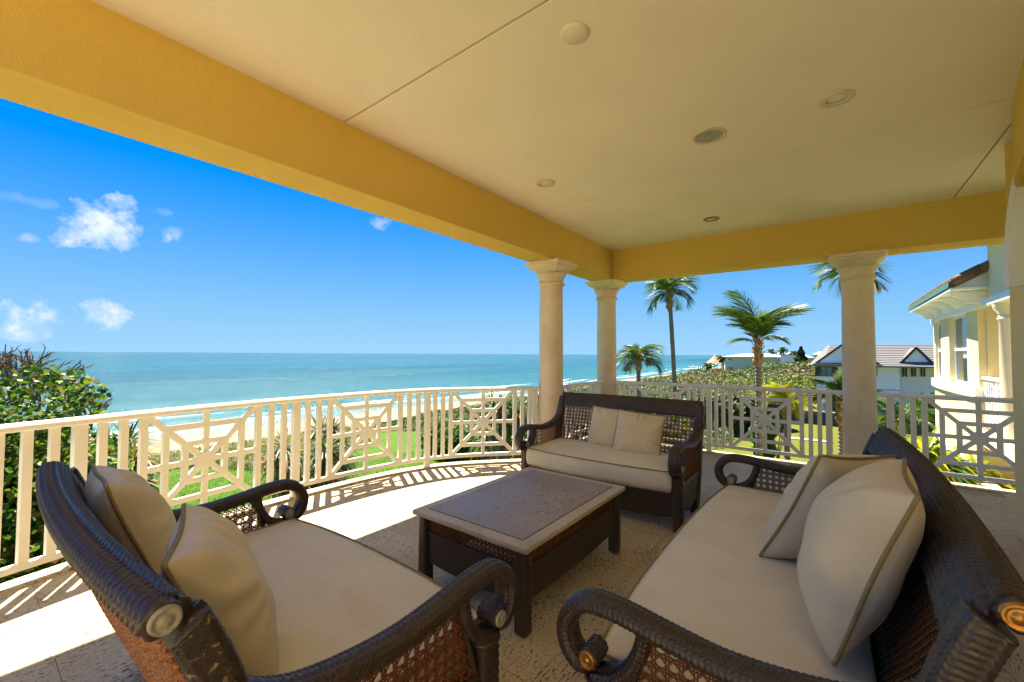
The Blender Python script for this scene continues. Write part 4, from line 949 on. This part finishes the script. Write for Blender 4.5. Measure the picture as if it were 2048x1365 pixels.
def gable(par, X, yc, half, zb, zt, depth, mat='white_wall'):
    mb = MB(); mb.add([(X, yc-half, zb), (X, yc+half, zb), (X, yc, zt), (X+depth, yc-half, zb), (X+depth, yc+half, zb), (X+depth, yc, zt)], [(0, 2, 1), (0, 3, 5, 2), (1, 2, 5, 4)]); mb.build('gable', mat, par, world=True)
    for sg in (-1, 1):
        mb = MB(); mb.bar((X-.05, yc+sg*(half+.25), zb-.12), (X-.05, yc, zt+.06), .16, .12, (1, 0, 0)); mb.build('barge_board', 'darktrim', par, world=True)
        mb = MB(); a, b = Vector((X-.1, yc+sg*(half+.25), zb-.10)), Vector((X-.1, yc, zt+.08)); e_ = Vector((depth+.1, 0, 0)); mb.add([a, b, b+e_, a+e_], [(0, 1, 2, 3)]); mb.build('roof_slope', 'shingle', par, world=True)
yc = at(1692, 46.2)[1]; gable(h2, 46.3, yc, 1.95, .80, 2.55, 5)
hb(h2, 45.6, 46.6, yc-2.3, yc+2.35, .56, .70, 'pent_roof', 'shingle')
gable(h2, 46.6, at(1833, 46.8)[1], .72, .95, 2.05, 3)
def win(par, X, y0, y1, z0, z1, gl='glass', shutters=True, sh=.0, mull=1, trim='purewhite', dx=-1):
    mb = MB(); w = .05; yy0, yy1 = min(y0, y1), max(y0, y1)
    for a, b, c, d in ((yy0-w, yy0, z0-w, z1+w), (yy1, yy1+w, z0-w, z1+w), (yy0, yy1, z0-w, z0), (yy0, yy1, z1, z1+w)): mb.box((X+dx*.03, (a+b)/2, (c+d)/2), (.06, b-a, d-c))
    for k in range(mull): yy = yy0+(yy1-yy0)*(k+1)/(mull+1); mb.box((X+dx*.03, yy, (z0+z1)/2), (.05, .045, z1-z0))
    f_ = mb.build('window', trim, par, world=True)
    mb = MB(); mb.box((X+dx*.012, (yy0+yy1)/2, (z0+z1)/2), (.02, yy1-yy0, z1-z0)); g_ = mb.build('pane', gl, f_)
    for v_ in g_.data.vertices: v_.co -= Vector(par.location)
    if shutters:
        for yy in (yy0-.24, yy1+.24): hb(par, X-.05, X, yy-.17, yy+.17, z0-.04, z1+.04, 'shutter', 'darktrim')
a, b = at(1641, 46.5)[1], at(1663, 46.5)[1]; win(h2, 46.5, a, b, zat(1650, 752, 46.5), zat(1650, 735, 46.5), 'tealglass', True, mull=1, trim='darktrim')
a, b = at(1722, 46.5)[1], at(1741, 46.5)[1]; win(h2, 46.5, a, b, zat(1730, 752, 46.5), zat(1730, 735, 46.5), 'tealglass', True, trim='darktrim')
for px in (1809, 1827, 1846):
    for q in (-3, 3): a, b = at(px+q-1.9, 47.6)[1], at(px+q+1.9, 47.6)[1]; hb(h2, 47.52, 47.6, b, a, zat(px, 754, 47.6), zat(px, 736, 47.6), 'shutter', 'darktrim')
    a, b = at(px-.9, 47.6)[1], at(px+.9, 47.6)[1]; win(h2, 47.6, a, b, zat(px, 752, 47.6), zat(px, 738, 47.6), 'glass', False, mull=0)
win(h2, 46.5, at(1768, 46.5)[1], at(1780, 46.5)[1], -2.75, -2.4, 'glass', False)
fn = thing('low_fence', (45, -1, -4.5), 'low black screen fence with a white cap in front of the white house', 'fence')
x_a, y_a = at(1545, 45.5); x_b, y_b = at(1900, 44)
for k in range(14):
    p0 = Vector((x_a+(x_b-x_a)*k/14, y_a+(y_b-y_a)*k/14, -3.95)); p1 = Vector((x_a+(x_b-x_a)*(k+1)/14, y_a+(y_b-y_a)*(k+1)/14, -3.95))
    mb = MB(); mb.bar(p0, p1-(p1-p0)*.01, .06, 1.1); mb.build('fence_panel', 'darktrim', fn, world=True)
    mb = MB(); mb.bar(p0+Vector((0, 0, .58)), p1+Vector((0, 0, .58)), .12, .05); mb.build('cap_rail', 'white_wall', fn, world=True)
for i, (px, py, d) in enumerate([(1592, 834, 36), (1640, 840, 36), (1765, 865, 34), (1830, 876, 34)]):
    X_, Y_ = at(px, d); lb = ['leftmost flat white stepping slab on the lawn behind the lattice panel', 'flat white stepping slab on the lawn just left of the third column', 'flat white stepping slab on the lawn just right of the third column', 'rightmost flat white stepping slab on the lawn'][i]
    mb = MB(); mb.box((X_, Y_, LAWN+.04), (.5, 1.25, .09)); tag(mb.build('stepping_slab', 'white_wall', bevel=.01), lb, 'slab', 'white slabs on the lawn')
# ------------------------------------------------------------------ far houses on the dune
d1 = 105
h1 = thing('teal_house', (*at(1510, d1), -3), 'pale teal two storey house with a white hip roof by the beach', 'building')
def radial(par, x0, x1, y0, y1, d, depth, name, mat):
    """a wall slab facing the camera side, between two bearings"""
    a, b = at(x0, d), at(x1, d); c, e = at(x1, d+depth), at(x0, d+depth); zb, zt = zat((x0+x1)/2, y1, d), zat((x0+x1)/2, y0, d)
    mb = MB(); mb.prism([e, c, b, a], zb, zt); return mb.build(name, mat, par, world=True)
def hip(par, x0, x1, y_e, y_r, d, depth, name, mat, inset=.3):
    ze, zr_ = zat((x0+x1)/2, y_e, d), zat((x0+x1)/2, y_r, d); P4 = [at(x0, d), at(x1, d), at(x1, d+depth), at(x0, d+depth)]
    cx0 = x0+(x1-x0)*inset; cx1 = x1-(x1-x0)*inset; R1, R2 = at(cx0, d+depth/2), at(cx1, d+depth/2); dz = zr_-ze
    zr_ = ze+max(dz, .2)*1.06; mb = MB(); mb.add([(*p, ze) for p in P4]+[(*R1, zr_), (*R2, zr_)]+[(*p, ze-.25) for p in P4], [(0, 1, 5, 4), (1, 2, 5), (2, 3, 4, 5), (3, 0, 4), (0, 6, 7, 1), (3, 9, 6, 0), (1, 7, 8, 2), (9, 8, 7, 6)]); return mb.build(name, mat, par, world=True)
radial(h1, 1450, 1562, 713, 752, d1, 9, 'wall', 'teal_wall'); hip(h1, 1443, 1585, 714, 707.5, d1-1, 11, 'roof', 'metal_roof', .35)
radial(h1, 1561, 1598, 711, 750, d1-1.5, 9, 'white_annex', 'white_wall'); radial(h1, 1600, 1617, 716, 748, d1+1, 8, 'blue_annex', 'blue_wall'); hip(h1, 1592, 1628, 716, 711, d1, 9, 'annex_roof', 'metal_roof', .4); hip(h1, 1485, 1540, 709, 705.2, d1+7, 6, 'upper_roof', 'darktrim', .4)
def fwin(par, x0, x1, y0, y1, d, mat='glass'):
    f_ = radial(par, x0-1.0, x1+1.0, y0-.7, y1+.7, d-.05, .05, 'window', 'purewhite'); g_ = radial(par, x0, x1, y0, y1, d-.1, .05, 'pane', mat); g_.parent = f_
for q in ((1456, 1464, 718, 720.5), (1484, 1488, 719, 725.5), (1489.5, 1493.5, 719, 725.5), (1456, 1459.5, 735, 740), (1461, 1464.5, 735, 740), (1473, 1476, 736, 741)): fwin(h1, *q, d1)
h3 = thing('far_house', (*at(1640, 150), -1), 'small white roofed house far behind the dune trees', 'building'); radial(h3, 1552, 1590, 709, 722, 150, 8, 'wall', 'white_wall'); hip(h3, 1548, 1592, 709, 705.5, 149, 10, 'roof', 'metal_roof', .3)
h3 = thing('far_house', (*at(1640, 170), -1), 'second white house far off, to the right of the blue annex', 'building'); radial(h3, 1628, 1660, 710, 722, 165, 8, 'wall', 'white_wall'); hip(h3, 1624, 1664, 710, 704, 164, 10, 'roof', 'metal_roof', .3)
tk = thing('tiki_hut', (*at(1431, 120), zat(1431, 741, 120)), 'thatched tiki hut on posts beside the beach', 'hut')
mb = MB(); mb.lathe([(2.35, 1.75), (1.5, 2.6), (.5, 3.55), (.25, 3.9), (0, 4.2)], 12); mb.build('thatched_roof', 'thatch', tk)
for k in range(6): a = k*pi/3; mb = MB(); mb.box((1.7*cos(a), 1.7*sin(a), .9), (.16, .16, 1.9)); mb.build('post', 'wood', tk)
pr_ = thing('boardwalk', (*at(1402, 128), zat(1402, 745, 128)), 'wooden boardwalk platform above the beach', 'boardwalk')
a, b = at(1397, 128), at(1418, 122); mb = MB(); z_ = zat(1402, 740, 128)
mb.bar((*a, z_), (*b, z_), 2.4, .25); mb.build('deck', 'wood', pr_, world=True)
for k in range(6):
    p = (a[0]+(b[0]-a[0])*k/5, a[1]+(b[1]-a[1])*k/5); mb = MB(); mb.box((*p, z_-.6), (.18, .18, 3.6)); mb.build('post', 'wood', pr_, world=True)
mb = MB(); mb.bar((*a, z_+1.1), (*b, z_+1.1), .1, .12); mb.build('handrail', 'wood', pr_, world=True)
bw2 = thing('beach_stairs', (*at(1378, 45), -4.2), 'grey wooden dune walkover in the scrub beyond the loveseat', 'walkway')
for (xa, ya, xb, yb_, d) in ((1355, 786, 1400, 791, 45), (1372, 778, 1395, 797, 45), (1385, 776, 1402, 790, 44)):
    mb = MB(); mb.bar((*at(xa, d), zat(xa, ya, d)), (*at(xb, d), zat(xb, yb_, d)), .1, .14); mb.build('handrail', 'wood', bw2, world=True)
for k in range(6): px = 1356+k*8; mb = MB(); p = at(px, 45); mb.box((*p, zat(px, 797, 45)), (.1, .1, 1.7)); mb.build('post', 'wood', bw2, world=True)
# ------------------------------------------------------------------ palms
def palm_at(px, py, d, label, **k):
    X_, Y_ = at(px, d); zt = zat(px, py, d); return palm((X_, Y_, LAWN-.1), zt-LAWN+.1, label, **k)
LFT, RGT = 127.0, -53.0
palm_at(1277, 722, 24, 'small drooping palm against the sea, right of the two left columns', nf=19, L=1.75, trunk_r=.12, leaf=.55, seed=3, lifts=(1.45, .25), boot=.8, yellow=.6, droop=2.3)
palm_at(1352, 588, 20, 'tall slender palm whose crown touches the beam', nf=16, L=1.75, trunk_r=.095, leaf=.60, seed=5, lifts=(1.5, .2), boot=1.0, lean=(.1, .3), droop=2.2)
palm_at(1516, 690, 17, 'large full palm in the middle of the gap between the columns', L=1.85, trunk_r=.10, leaf=.64, seed=11, boot=1.1, yellow=.4, droop=1.2,
        spec=[(LFT, 78, 1.25), (LFT-8, 68, 1.1), (LFT+20, 52, .75), (LFT+40, 86, 1.15), (RGT+20, 88, 1.1), (RGT, 74, 1.2), (RGT-8, 66, 1.2), (RGT+14, 55, .85), (RGT-25, 35, .7), (180, 66, .8), (0, 68, .8), (60, 80, 1.0), (200, 84, 1.0), (LFT-25, 38, .65)])
palm_at(1698, 552, 19, 'palm half hidden behind the third column, its fronds showing on both sides', nf=11, L=1.45, trunk_r=.12, leaf=.6, seed=8, lifts=(1.1, -.1), boot=.8, dry=2, droop=2.0)
palm_at(1571, 815, 22, 'short yellowing palm behind the sunburst lattice panel', L=1.9, trunk_r=.11, frmat='frond_yellow', leaf=.6, seed=21, boot=.7, wl_=.06, droop=2.2,
        spec=[(LFT, 65, 1), (LFT+20, 75, .9), (RGT, 70, 1.05), (RGT+15, 60, 1.1), (0, 85, .9), (180, 88, .9), (LFT-20, 45, .8), (RGT-20, 40, .9), (60, 60, .8), (-140, 50, .8), (200, 40, .8)])
palm_at(1681, 812, 17, 'young palm just left of the third column, dry trunk fibres below', L=1.6, trunk_r=.10, leaf=.48, seed=31, boot=.9, wl_=.055, yellow=.5, droop=1.7,
        spec=[(LFT, 80, .9), (RGT, 80, .95), (0, 86, 1), (180, 84, .9), (LFT, 50, .8), (LFT+15, 25, .7), (RGT, 55, 1), (RGT-12, 35, .9), (90, 50, .8), (-90, 45, .8)])
palm_at(1797, 850, 20, 'small palm just right of the third column behind the railing', nf=12, L=1.5, trunk_r=.11, leaf=.5, seed=41, lifts=(1.3, .3), boot=.8, yellow=.4, droop=1.7)
for i, (px, py, d, h_, lb) in enumerate([(1417, 731, 115, 2.0, 'small windblown palm beside the tiki hut'), (1446, 716, 110, 3.0, 'palm at the left corner of the teal house'), (1545, 703, 130, 4, 'left one of two palms above the far roofs'), (1567, 700, 135, 5, 'right one of two palms above the far roofs'), (1590, 707, 125, 3, 'low palm right of the far white roof')]):
    X_, Y_ = at(px, d); zt = zat(px, py, d); palm((X_, Y_, zt-h_), h_, lb, nf=11, L=1.9, trunk_r=.16, leaf=.6, seed=50+i, lifts=(.9, -.5), boot=.5, wl_=.12, group='small palms on the far dune')
# conifer
X_, Y_ = at(1602, 90); cf = thing('conifer_tree', (X_, Y_, zat(1602, 742, 90)), 'dark pyramid shaped conifer on the dune left of the white house', 'tree'); hC = zat(1602, 693, 90)-zat(1602, 742, 90)
mb = MB(); mb.tube([(0, 0, 0), (0, 0, hC*.95)], [.16, .03], 8); mb.build('trunk', 'bark', cf)
n = 2600; k = rng.random(n)**.7; zz = hC*(1-k)*.95+hC*.05; a = rng.random(n)*2*pi; rr = (1.55*k+.08)*(.6+.5*rng.random(n))*(1+.25*np.sin(zz*6)); P = np.stack([rr*np.cos(a), rr*np.sin(a), zz-.2*rr], 1)
v, f = discs(P, .17, .2, .6); npmesh('crown', v, f, 'scrub', cf, False, np.repeat(rng.random(n)*.16, 6))
# ------------------------------------------------------------------ spiky screw pines, palmetto, sea grape
def spiky(parent, head, L, n, W, seed, tb=(0, .7), hang=.35, mat='spiky', name='leaf_rosette'):
    r = np.random.default_rng(seed); d = r.normal(size=(n, 3)); d[:, 2] = np.abs(d[:, 2])*.9+.02-.5*(r.random(n) < .35); d /= np.linalg.norm(d, axis=1)[:, None]
    P = np.tile(np.array(head, float), (n, 1))+d*.04; ti = np.clip(tb[0]+(tb[1]-tb[0])*r.random(n)+.45*(d[:, 2] < .05)*r.random(n), 0, 1)
    v, f = blades(P, d, L*(.7+.45*r.random(n)), W, hang*(.6+r.random(n))); return npmesh(name, v, f, mat, parent, False, np.repeat(ti, 8))
def screwpine(px, d, heads, label, seed, cat='screw pine'):
    X_, Y_ = at(px, d); t = thing('screw_pine', (X_, Y_, LAWN), label, cat, 'screw pines and yuccas near the terrace'); r = random.Random(seed)
    for i, (hx, hy, L) in enumerate(heads):
        hd = d+r.uniform(-.6, .6); a = at(hx, hd); z = zat(hx, hy, hd)-LAWN; p = (a[0]-X_, a[1]-Y_, z)
        mb = MB(); b0 = (p[0]*.3, p[1]*.3, 0); mb.tube([b0, (p[0]*.6+.1, p[1]*.6, z*.5), p], [.09, .07, .05], 7); mb.build('stem', 'bark', t, True)
        spiky(t, p, L, 74, .040, seed*20+i, (.05, .62) if i % 3 else (.35, 1.0))
        spiky(t, (p[0], p[1], p[2]-.35), L*1.05, 46, .035, seed*20+i+9, (.3, .85), .9)
    return t
screwpine(600, 9.6, [(572, 895, .55), (600, 915, .5), (585, 950, .55), (560, 925, .5), (612, 965, .5)], 'screw pine with orange leaves behind the middle of the curved balustrade', 1)
screwpine(655, 9.9, [(640, 860, .62), (668, 862, .62), (655, 900, .6), (640, 940, .6), (676, 915, .55), (660, 975, .5)], 'tall green spiky screw pine left of the second lattice panel', 2)
screwpine(680, 10.6, [(682, 878, .5), (690, 900, .45), (676, 935, .5)], 'yellowish screw pine seen through the second lattice panel', 3)
screwpine(990, 11.5, [(985, 806, .55), (1002, 812, .5), (1022, 815, .5), (1040, 830, .5), (1010, 850, .6), (1048, 812, .45), (975, 860, .5), (1035, 865, .5)], 'clump of orange tipped screw pines left of the first stone column', 4)
screwpine(240, 9.0, [(225, 905, .55), (262, 885, .6), (238, 940, .55), (275, 920, .55), (255, 960, .5), (215, 960, .5), (280, 960, .45)], 'green yellow saw palmetto behind the left part of the balustrade', 6, 'palmetto')
def shrub(px, d, py, r_, label, n, size, mat, tb, seed, stem=True, zsc=.8, twigs=0):
    X_, Y_ = at(px, d); zt = zat(px, py, d); gz = float(ground_z(np.array(X_), np.array(Y_))); t = thing('shrub', (X_, Y_, gz), label, 'shrub', 'shrubs around the lawn')
    r = np.random.default_rng(seed); h = zt-gz; Ps = []; T = []
    nb = 9
    for i in range(nb):
        c = (r.uniform(-.65, .65)*r_, r.uniform(-.65, .65)*r_, h*(.35+.45*r.random())); rb = r_*(.35+.25*r.random()); P = blobpts(n//nb, c, (rb, rb, min(h*.45, rb*zsc))); Ps.append(P); T.append(tb[0]+(tb[1]-tb[0])*np.clip(r.random(len(P))*.7+.3*r.random(), 0, 1))
    P = np.concatenate(Ps); T = np.concatenate(T); P[:, 2] = np.clip(P[:, 2], .05, None); v, f = discs(P, size*(.7+.5*r.random(len(P))), .5); npmesh('foliage', v, f, mat, t, False, np.repeat(T, 6))
    mb = MB()
    for i in range(7+twigs):
        a = r.uniform(0, 6.28); e = Vector((cos(a)*r_*r.uniform(.3, .95), sin(a)*r_*r.uniform(.3, .95), min(h*r.uniform(.6, 1.0), h)+(r.uniform(0, .3) if twigs else 0))); mb.tube([(0, 0, 0), tuple(e*.5+Vector((0, 0, .1))), tuple(e)], [.05, .025, .010], 5)
    mb.build('branches', 'bark', t); return t
shrub(735, 10.5, 930, .75, 'low reddish green shrub under the second lattice panel', 1500, .075, 'spiky', (.1, 1.0), 71)
shrub(975, 22, 862, 2.0, 'dense dark green shrub bordering the lawn behind the third lattice panel', 5200, .13, 'grape', (.05, .75), 72)
shrub(905, 25.5, 850, 1.8, 'bright green low shrub at the seaward end of the left lawn', 3600, .13, 'grape', (.3, .85), 73)
shrub(1085, 13.5, 812, 1.3, 'leafy bush at the foot of the first stone column', 5200, .085, 'grape', (.1, .82), 74, twigs=25)
shrub(1155, 13.5, 768, 1.4, 'bush with bare grey twigs between the two left columns', 4000, .08, 'scrub', (.15, .9), 75, twigs=60)
shrub(1235, 15, 800, 1.6, 'green bush below the drooping palm', 4200, .09, 'grape', (.1, .8), 76)
shrub(1330, 20, 812, 1.7, 'sunlit yellow green bush beyond the loveseat', 3600, .11, 'grape', (.5, .86), 77)
shrub(1545, 24, 820, .9, 'small rounded shrub on the lawn edge behind the large palm', 1600, .10, 'grape', (.1, .7), 78)
shrub(1425, 37, 792, 2.4, 'brown and green hedge on the left edge of the right lawn', 6500, .15, 'scrub', (.1, 1.0), 79)
shrub(1500, 40, 796, 2.4, 'twiggy hedge behind the large palm trunk', 5500, .15, 'scrub', (.2, 1.0), 80)
shrub(1850, 40, 778, 1.2, 'yellow green tree fern like bush at the right end of the white house', 1500, .16, 'grape', (.5, .86), 81)
# strap leaved plants at the foot of the wing
for i, (px, py, L, lb) in enumerate([(1870, 905, 1.0, 'strap leaved plant at the left foot of the yellow wing'), (1915, 925, 1.1, 'yellow green strap leaved plant below the wing window'), (1845, 880, .9, 'small light green strap leaved plant behind the right railing posts'), (1950, 935, 1.0, 'strap leaved plant at the right end of the bed below the wing')]):
    X_, Y_ = at(px, 12.0+(i % 2)*.7); t = thing('strap_leaf_plant', (X_, Y_, LAWN), lb, 'plant', 'strap leaved plants below the wing'); z = zat(px, py, 12.3)-LAWN
    mb = MB(); mb.tube([(0, 0, 0), (0, 0, z-.1)], .07, 7); mb.build('stem', 'bark', t)
    spiky(t, (0, 0, z-.25), L, 95, .085, 200+i, (.1, .72), .55, 'frond_yellow' if i != 0 else 'grape', 'leaves')
# sea grape tree at the far left
sg = thing('sea_grape_tree', (*at(60, 9.5), LAWN), 'large sea grape tree with red tinged round leaves and bare twigs at the left', 'tree')
Lc = Vector(sg.location); Ps, Ts = [], []
r = np.random.default_rng(5)
blobs = []
for i in range(60):
    px = r.uniform(-260, 235); ylim = 800 if px < 95 else 812+(px-95)*1.15; py = ylim+r.uniform(0, 1)**.8*340; d = r.uniform(7.2, 10.5)-(py-790)/340*1.2
    X_, Y_ = at(px, d); blobs.append((X_-Lc.x, Y_-Lc.y, zat(px, py, d)-LAWN, .55+.25*r.random()))
for (bx, by, bz, br) in blobs:
    if bz < .1: continue
    P = blobpts(950, (bx, by, bz), (br, br, br*.75), .5); Ps.append(P); Ts.append(np.clip(r.random(950)*.86+(r.random(950) < .08)*.2+.02+.14*r.random(), 0, 1))
P = np.concatenate(Ps); T = np.concatenate(Ts); v, f = discs(P, .029*(.6+.7*r.random(len(P))), .35); npmesh('crown', v, f, 'grape', sg, False, np.repeat(T, 6))
mb = MB()
for (bx, by, bz, br) in blobs[:34]:
    s0 = Vector((bx*.25+r.uniform(-.5, .5), by*.25+r.uniform(-.5, .5), 0)); e = Vector((bx, by, bz)); mid = s0.lerp(e, .5)+Vector((r.uniform(-.3, .3), r.uniform(-.3, .3), .2)); mb.tube([s0, mid, e], [.07, .045, .015], 6)
mb.build('trunk', 'bark', sg, True); mb = MB()
def twig(p, d, L, w, lev):
    q = p+d*L; mb.tube([p, p+d*L*.5+Vector((0, 0, .02)), q], [w, w*.75, w*.45], 4)
    if lev:
        for k in range(r.integers(2, 4)):
            nd = (d+Vector(r.normal(size=3))*.42).normalized(); nd.z = abs(nd.z)*.8+.12; twig(p+d*L*r.uniform(.4, 1), nd, L*.66, w*.66, lev-1)
for i in range(44):
    px = r.uniform(-60, 190); py = 786+max(0, px-60)*.4+r.uniform(-8, 25); d = r.uniform(7.8, 10); X_, Y_ = at(px, d); twig(Vector((X_-Lc.x, Y_-Lc.y, zat(px, py, d)-LAWN)), Vector((r.uniform(-.5, .7), r.uniform(-.5, .3), 1)).normalized(), .34, .018, 3)
tag(mb.build('bare_twigs', 'bark', sg), kind='stuff')
# ------------------------------------------------------------------ dune scrub and grasses (nobody could count them)
def in_lawn(X, Y):
    left = (Y < 24.5+2.0*np.sin(X*.4)+1.2*np.sin(X*1.1)) & (X < 21.5+1.5*np.sin(Y*.5)); nearr = (X < 25.5+1.8*np.sin(Y*.8)) & (Y > -60)
    right = (Y < 6.9+1.6*np.sin(X*.35)) & (X < 45.6)
    return left | (nearr & (Y < 22)) | right
n = 420000
az = rng.uniform(radians(-8), radians(80), n); d = np.exp(rng.uniform(math.log(22), math.log(260), n)); Xs, Ys = d*np.cos(az), d*np.sin(az)
keep = (~in_lawn(Xs, Ys)) & (Ys < 34.5+11*sstep(Xs, 35, 110)+1.5*np.sin(Xs*.2)+.00012*np.clip(Xs, 0, 1e4)**2) & ~((Xs > 43.5) & (Xs < 60) & (Ys < 2.6))
for (q0, q1, q2, q3) in ((1448, 1625, 100, 118),):
    a_ = np.array([azim(q1), azim(q0)]); keep &= ~((az > a_[0]) & (az < a_[1]) & (d > q2) & (d < q3))
keep &= ~((az > radians(28)) & (d > 90))
Xs, Ys, d = Xs[keep], Ys[keep], d[keep]; n = len(Xs)
nz1 = np.array([noise.noise(Vector((x*.16, y*.16, 0))) for x, y in zip(Xs, Ys)]); nz2_ = np.array([noise.noise(Vector((x*.55, y*.55, 7))) for x, y in zip(Xs, Ys)]); nz3 = np.array([noise.noise(Vector((x*.07, y*.07, 3))) for x, y in zip(Xs, Ys)])
edge_ = sstep(Ys, 46, 38)
Hs = (.30+.55*sstep(Xs, 24, 42))*(1-.6*sstep(Ys, 28, 42))*(1+1.1*nz1)+.40*nz2_+.18+.55*sstep(Xs, 60, 95)*(1+1.6*nz1)*(1-sstep(Ys, 10, 34))
Hs = np.clip(Hs*(.45+.55*sstep(Xs, 20, 34)), .10, 6); u = rng.random(n)**.45; Zs = ground_z(Xs, Ys)+Hs*u
P = np.stack([Xs, Ys, Zs], 1); size = np.clip(.03+d*.0022, .07, .42)*(.6+.7*rng.random(n))
grassy = ((Xs < 19) & (rng.random(n) < .75)); brown = sstep(nz3+.35*nz2_, -.02, .22)*sstep(Xs, 24, 60)
T = np.where(rng.random(n) < brown*.75, .66+.34*rng.random(n), np.clip(.12+.5*rng.random(n)+.22*nz1, 0, .62))
Ls = ~grassy; v, f = quads_(P[Ls], size[Ls], .45); o = npmesh('dune_scrub', v, f, 'scrub', None, False, np.repeat(T[Ls], 4)); tag(o, 'mixed green and grey brown scrub covering the dune', 'scrub', kind='stuff')
g = grassy; ng = g.sum(); D = np.stack([rng.normal(size=ng)*.35, rng.normal(size=ng)*.35, np.ones(ng)], 1)
v, f = blades(np.stack([Xs[g], Ys[g], ground_z(Xs[g], Ys[g])+.2*rng.random(ng)], 1), D, .30+.3*rng.random(ng), .045, .35); o = npmesh('dune_grass', v, f, 'grassblade', None, False, np.repeat(rng.random(ng), 8)); tag(o, 'tall pale dune grass between the left lawn and the beach', 'grass', kind='stuff')
# extra dune grass along the rest of the coast on the left
ng = 26000; Xg = rng.uniform(-60, 22, ng); Yg = rng.uniform(25.3, 34, ng)+1.3*np.sin(Xg*.4); D = np.stack([rng.normal(size=ng)*.3, rng.normal(size=ng)*.3, np.ones(ng)], 1)
v, f = blades(np.stack([Xg, Yg, ground_z(Xg, Yg)], 1), D, .28+.32*rng.random(ng), .04, .3); o = npmesh('dune_grass', v, f, 'grassblade', None, False, np.repeat(rng.random(ng)*.9, 8)); tag(o, 'band of dune grass along the seaward edge of the lawn', 'grass', kind='stuff')
# lawn blades close to the terrace give it a nap
ng = 60000; azg = rng.uniform(radians(-12), radians(85), ng); dg = np.sqrt(rng.uniform(6**2, 26**2, ng)); Xg, Yg = dg*np.cos(azg), dg*np.sin(azg); kp = ~((Yg < 4.6) & (Xg < 7.5)); Xg, Yg = Xg[kp], Yg[kp]; ng = len(Xg)
D = np.stack([rng.normal(size=ng)*.5, rng.normal(size=ng)*.5, np.ones(ng)], 1); v, f = blades(np.stack([Xg, Yg, np.full(ng, LAWN)], 1), D, .10+.06*rng.random(ng), .012, .3)
o = npmesh('grass', v, f, 'lawn', None, False, np.zeros(ng*8)); tag(o, 'short grass blades on the near lawn', 'grass', kind='stuff')
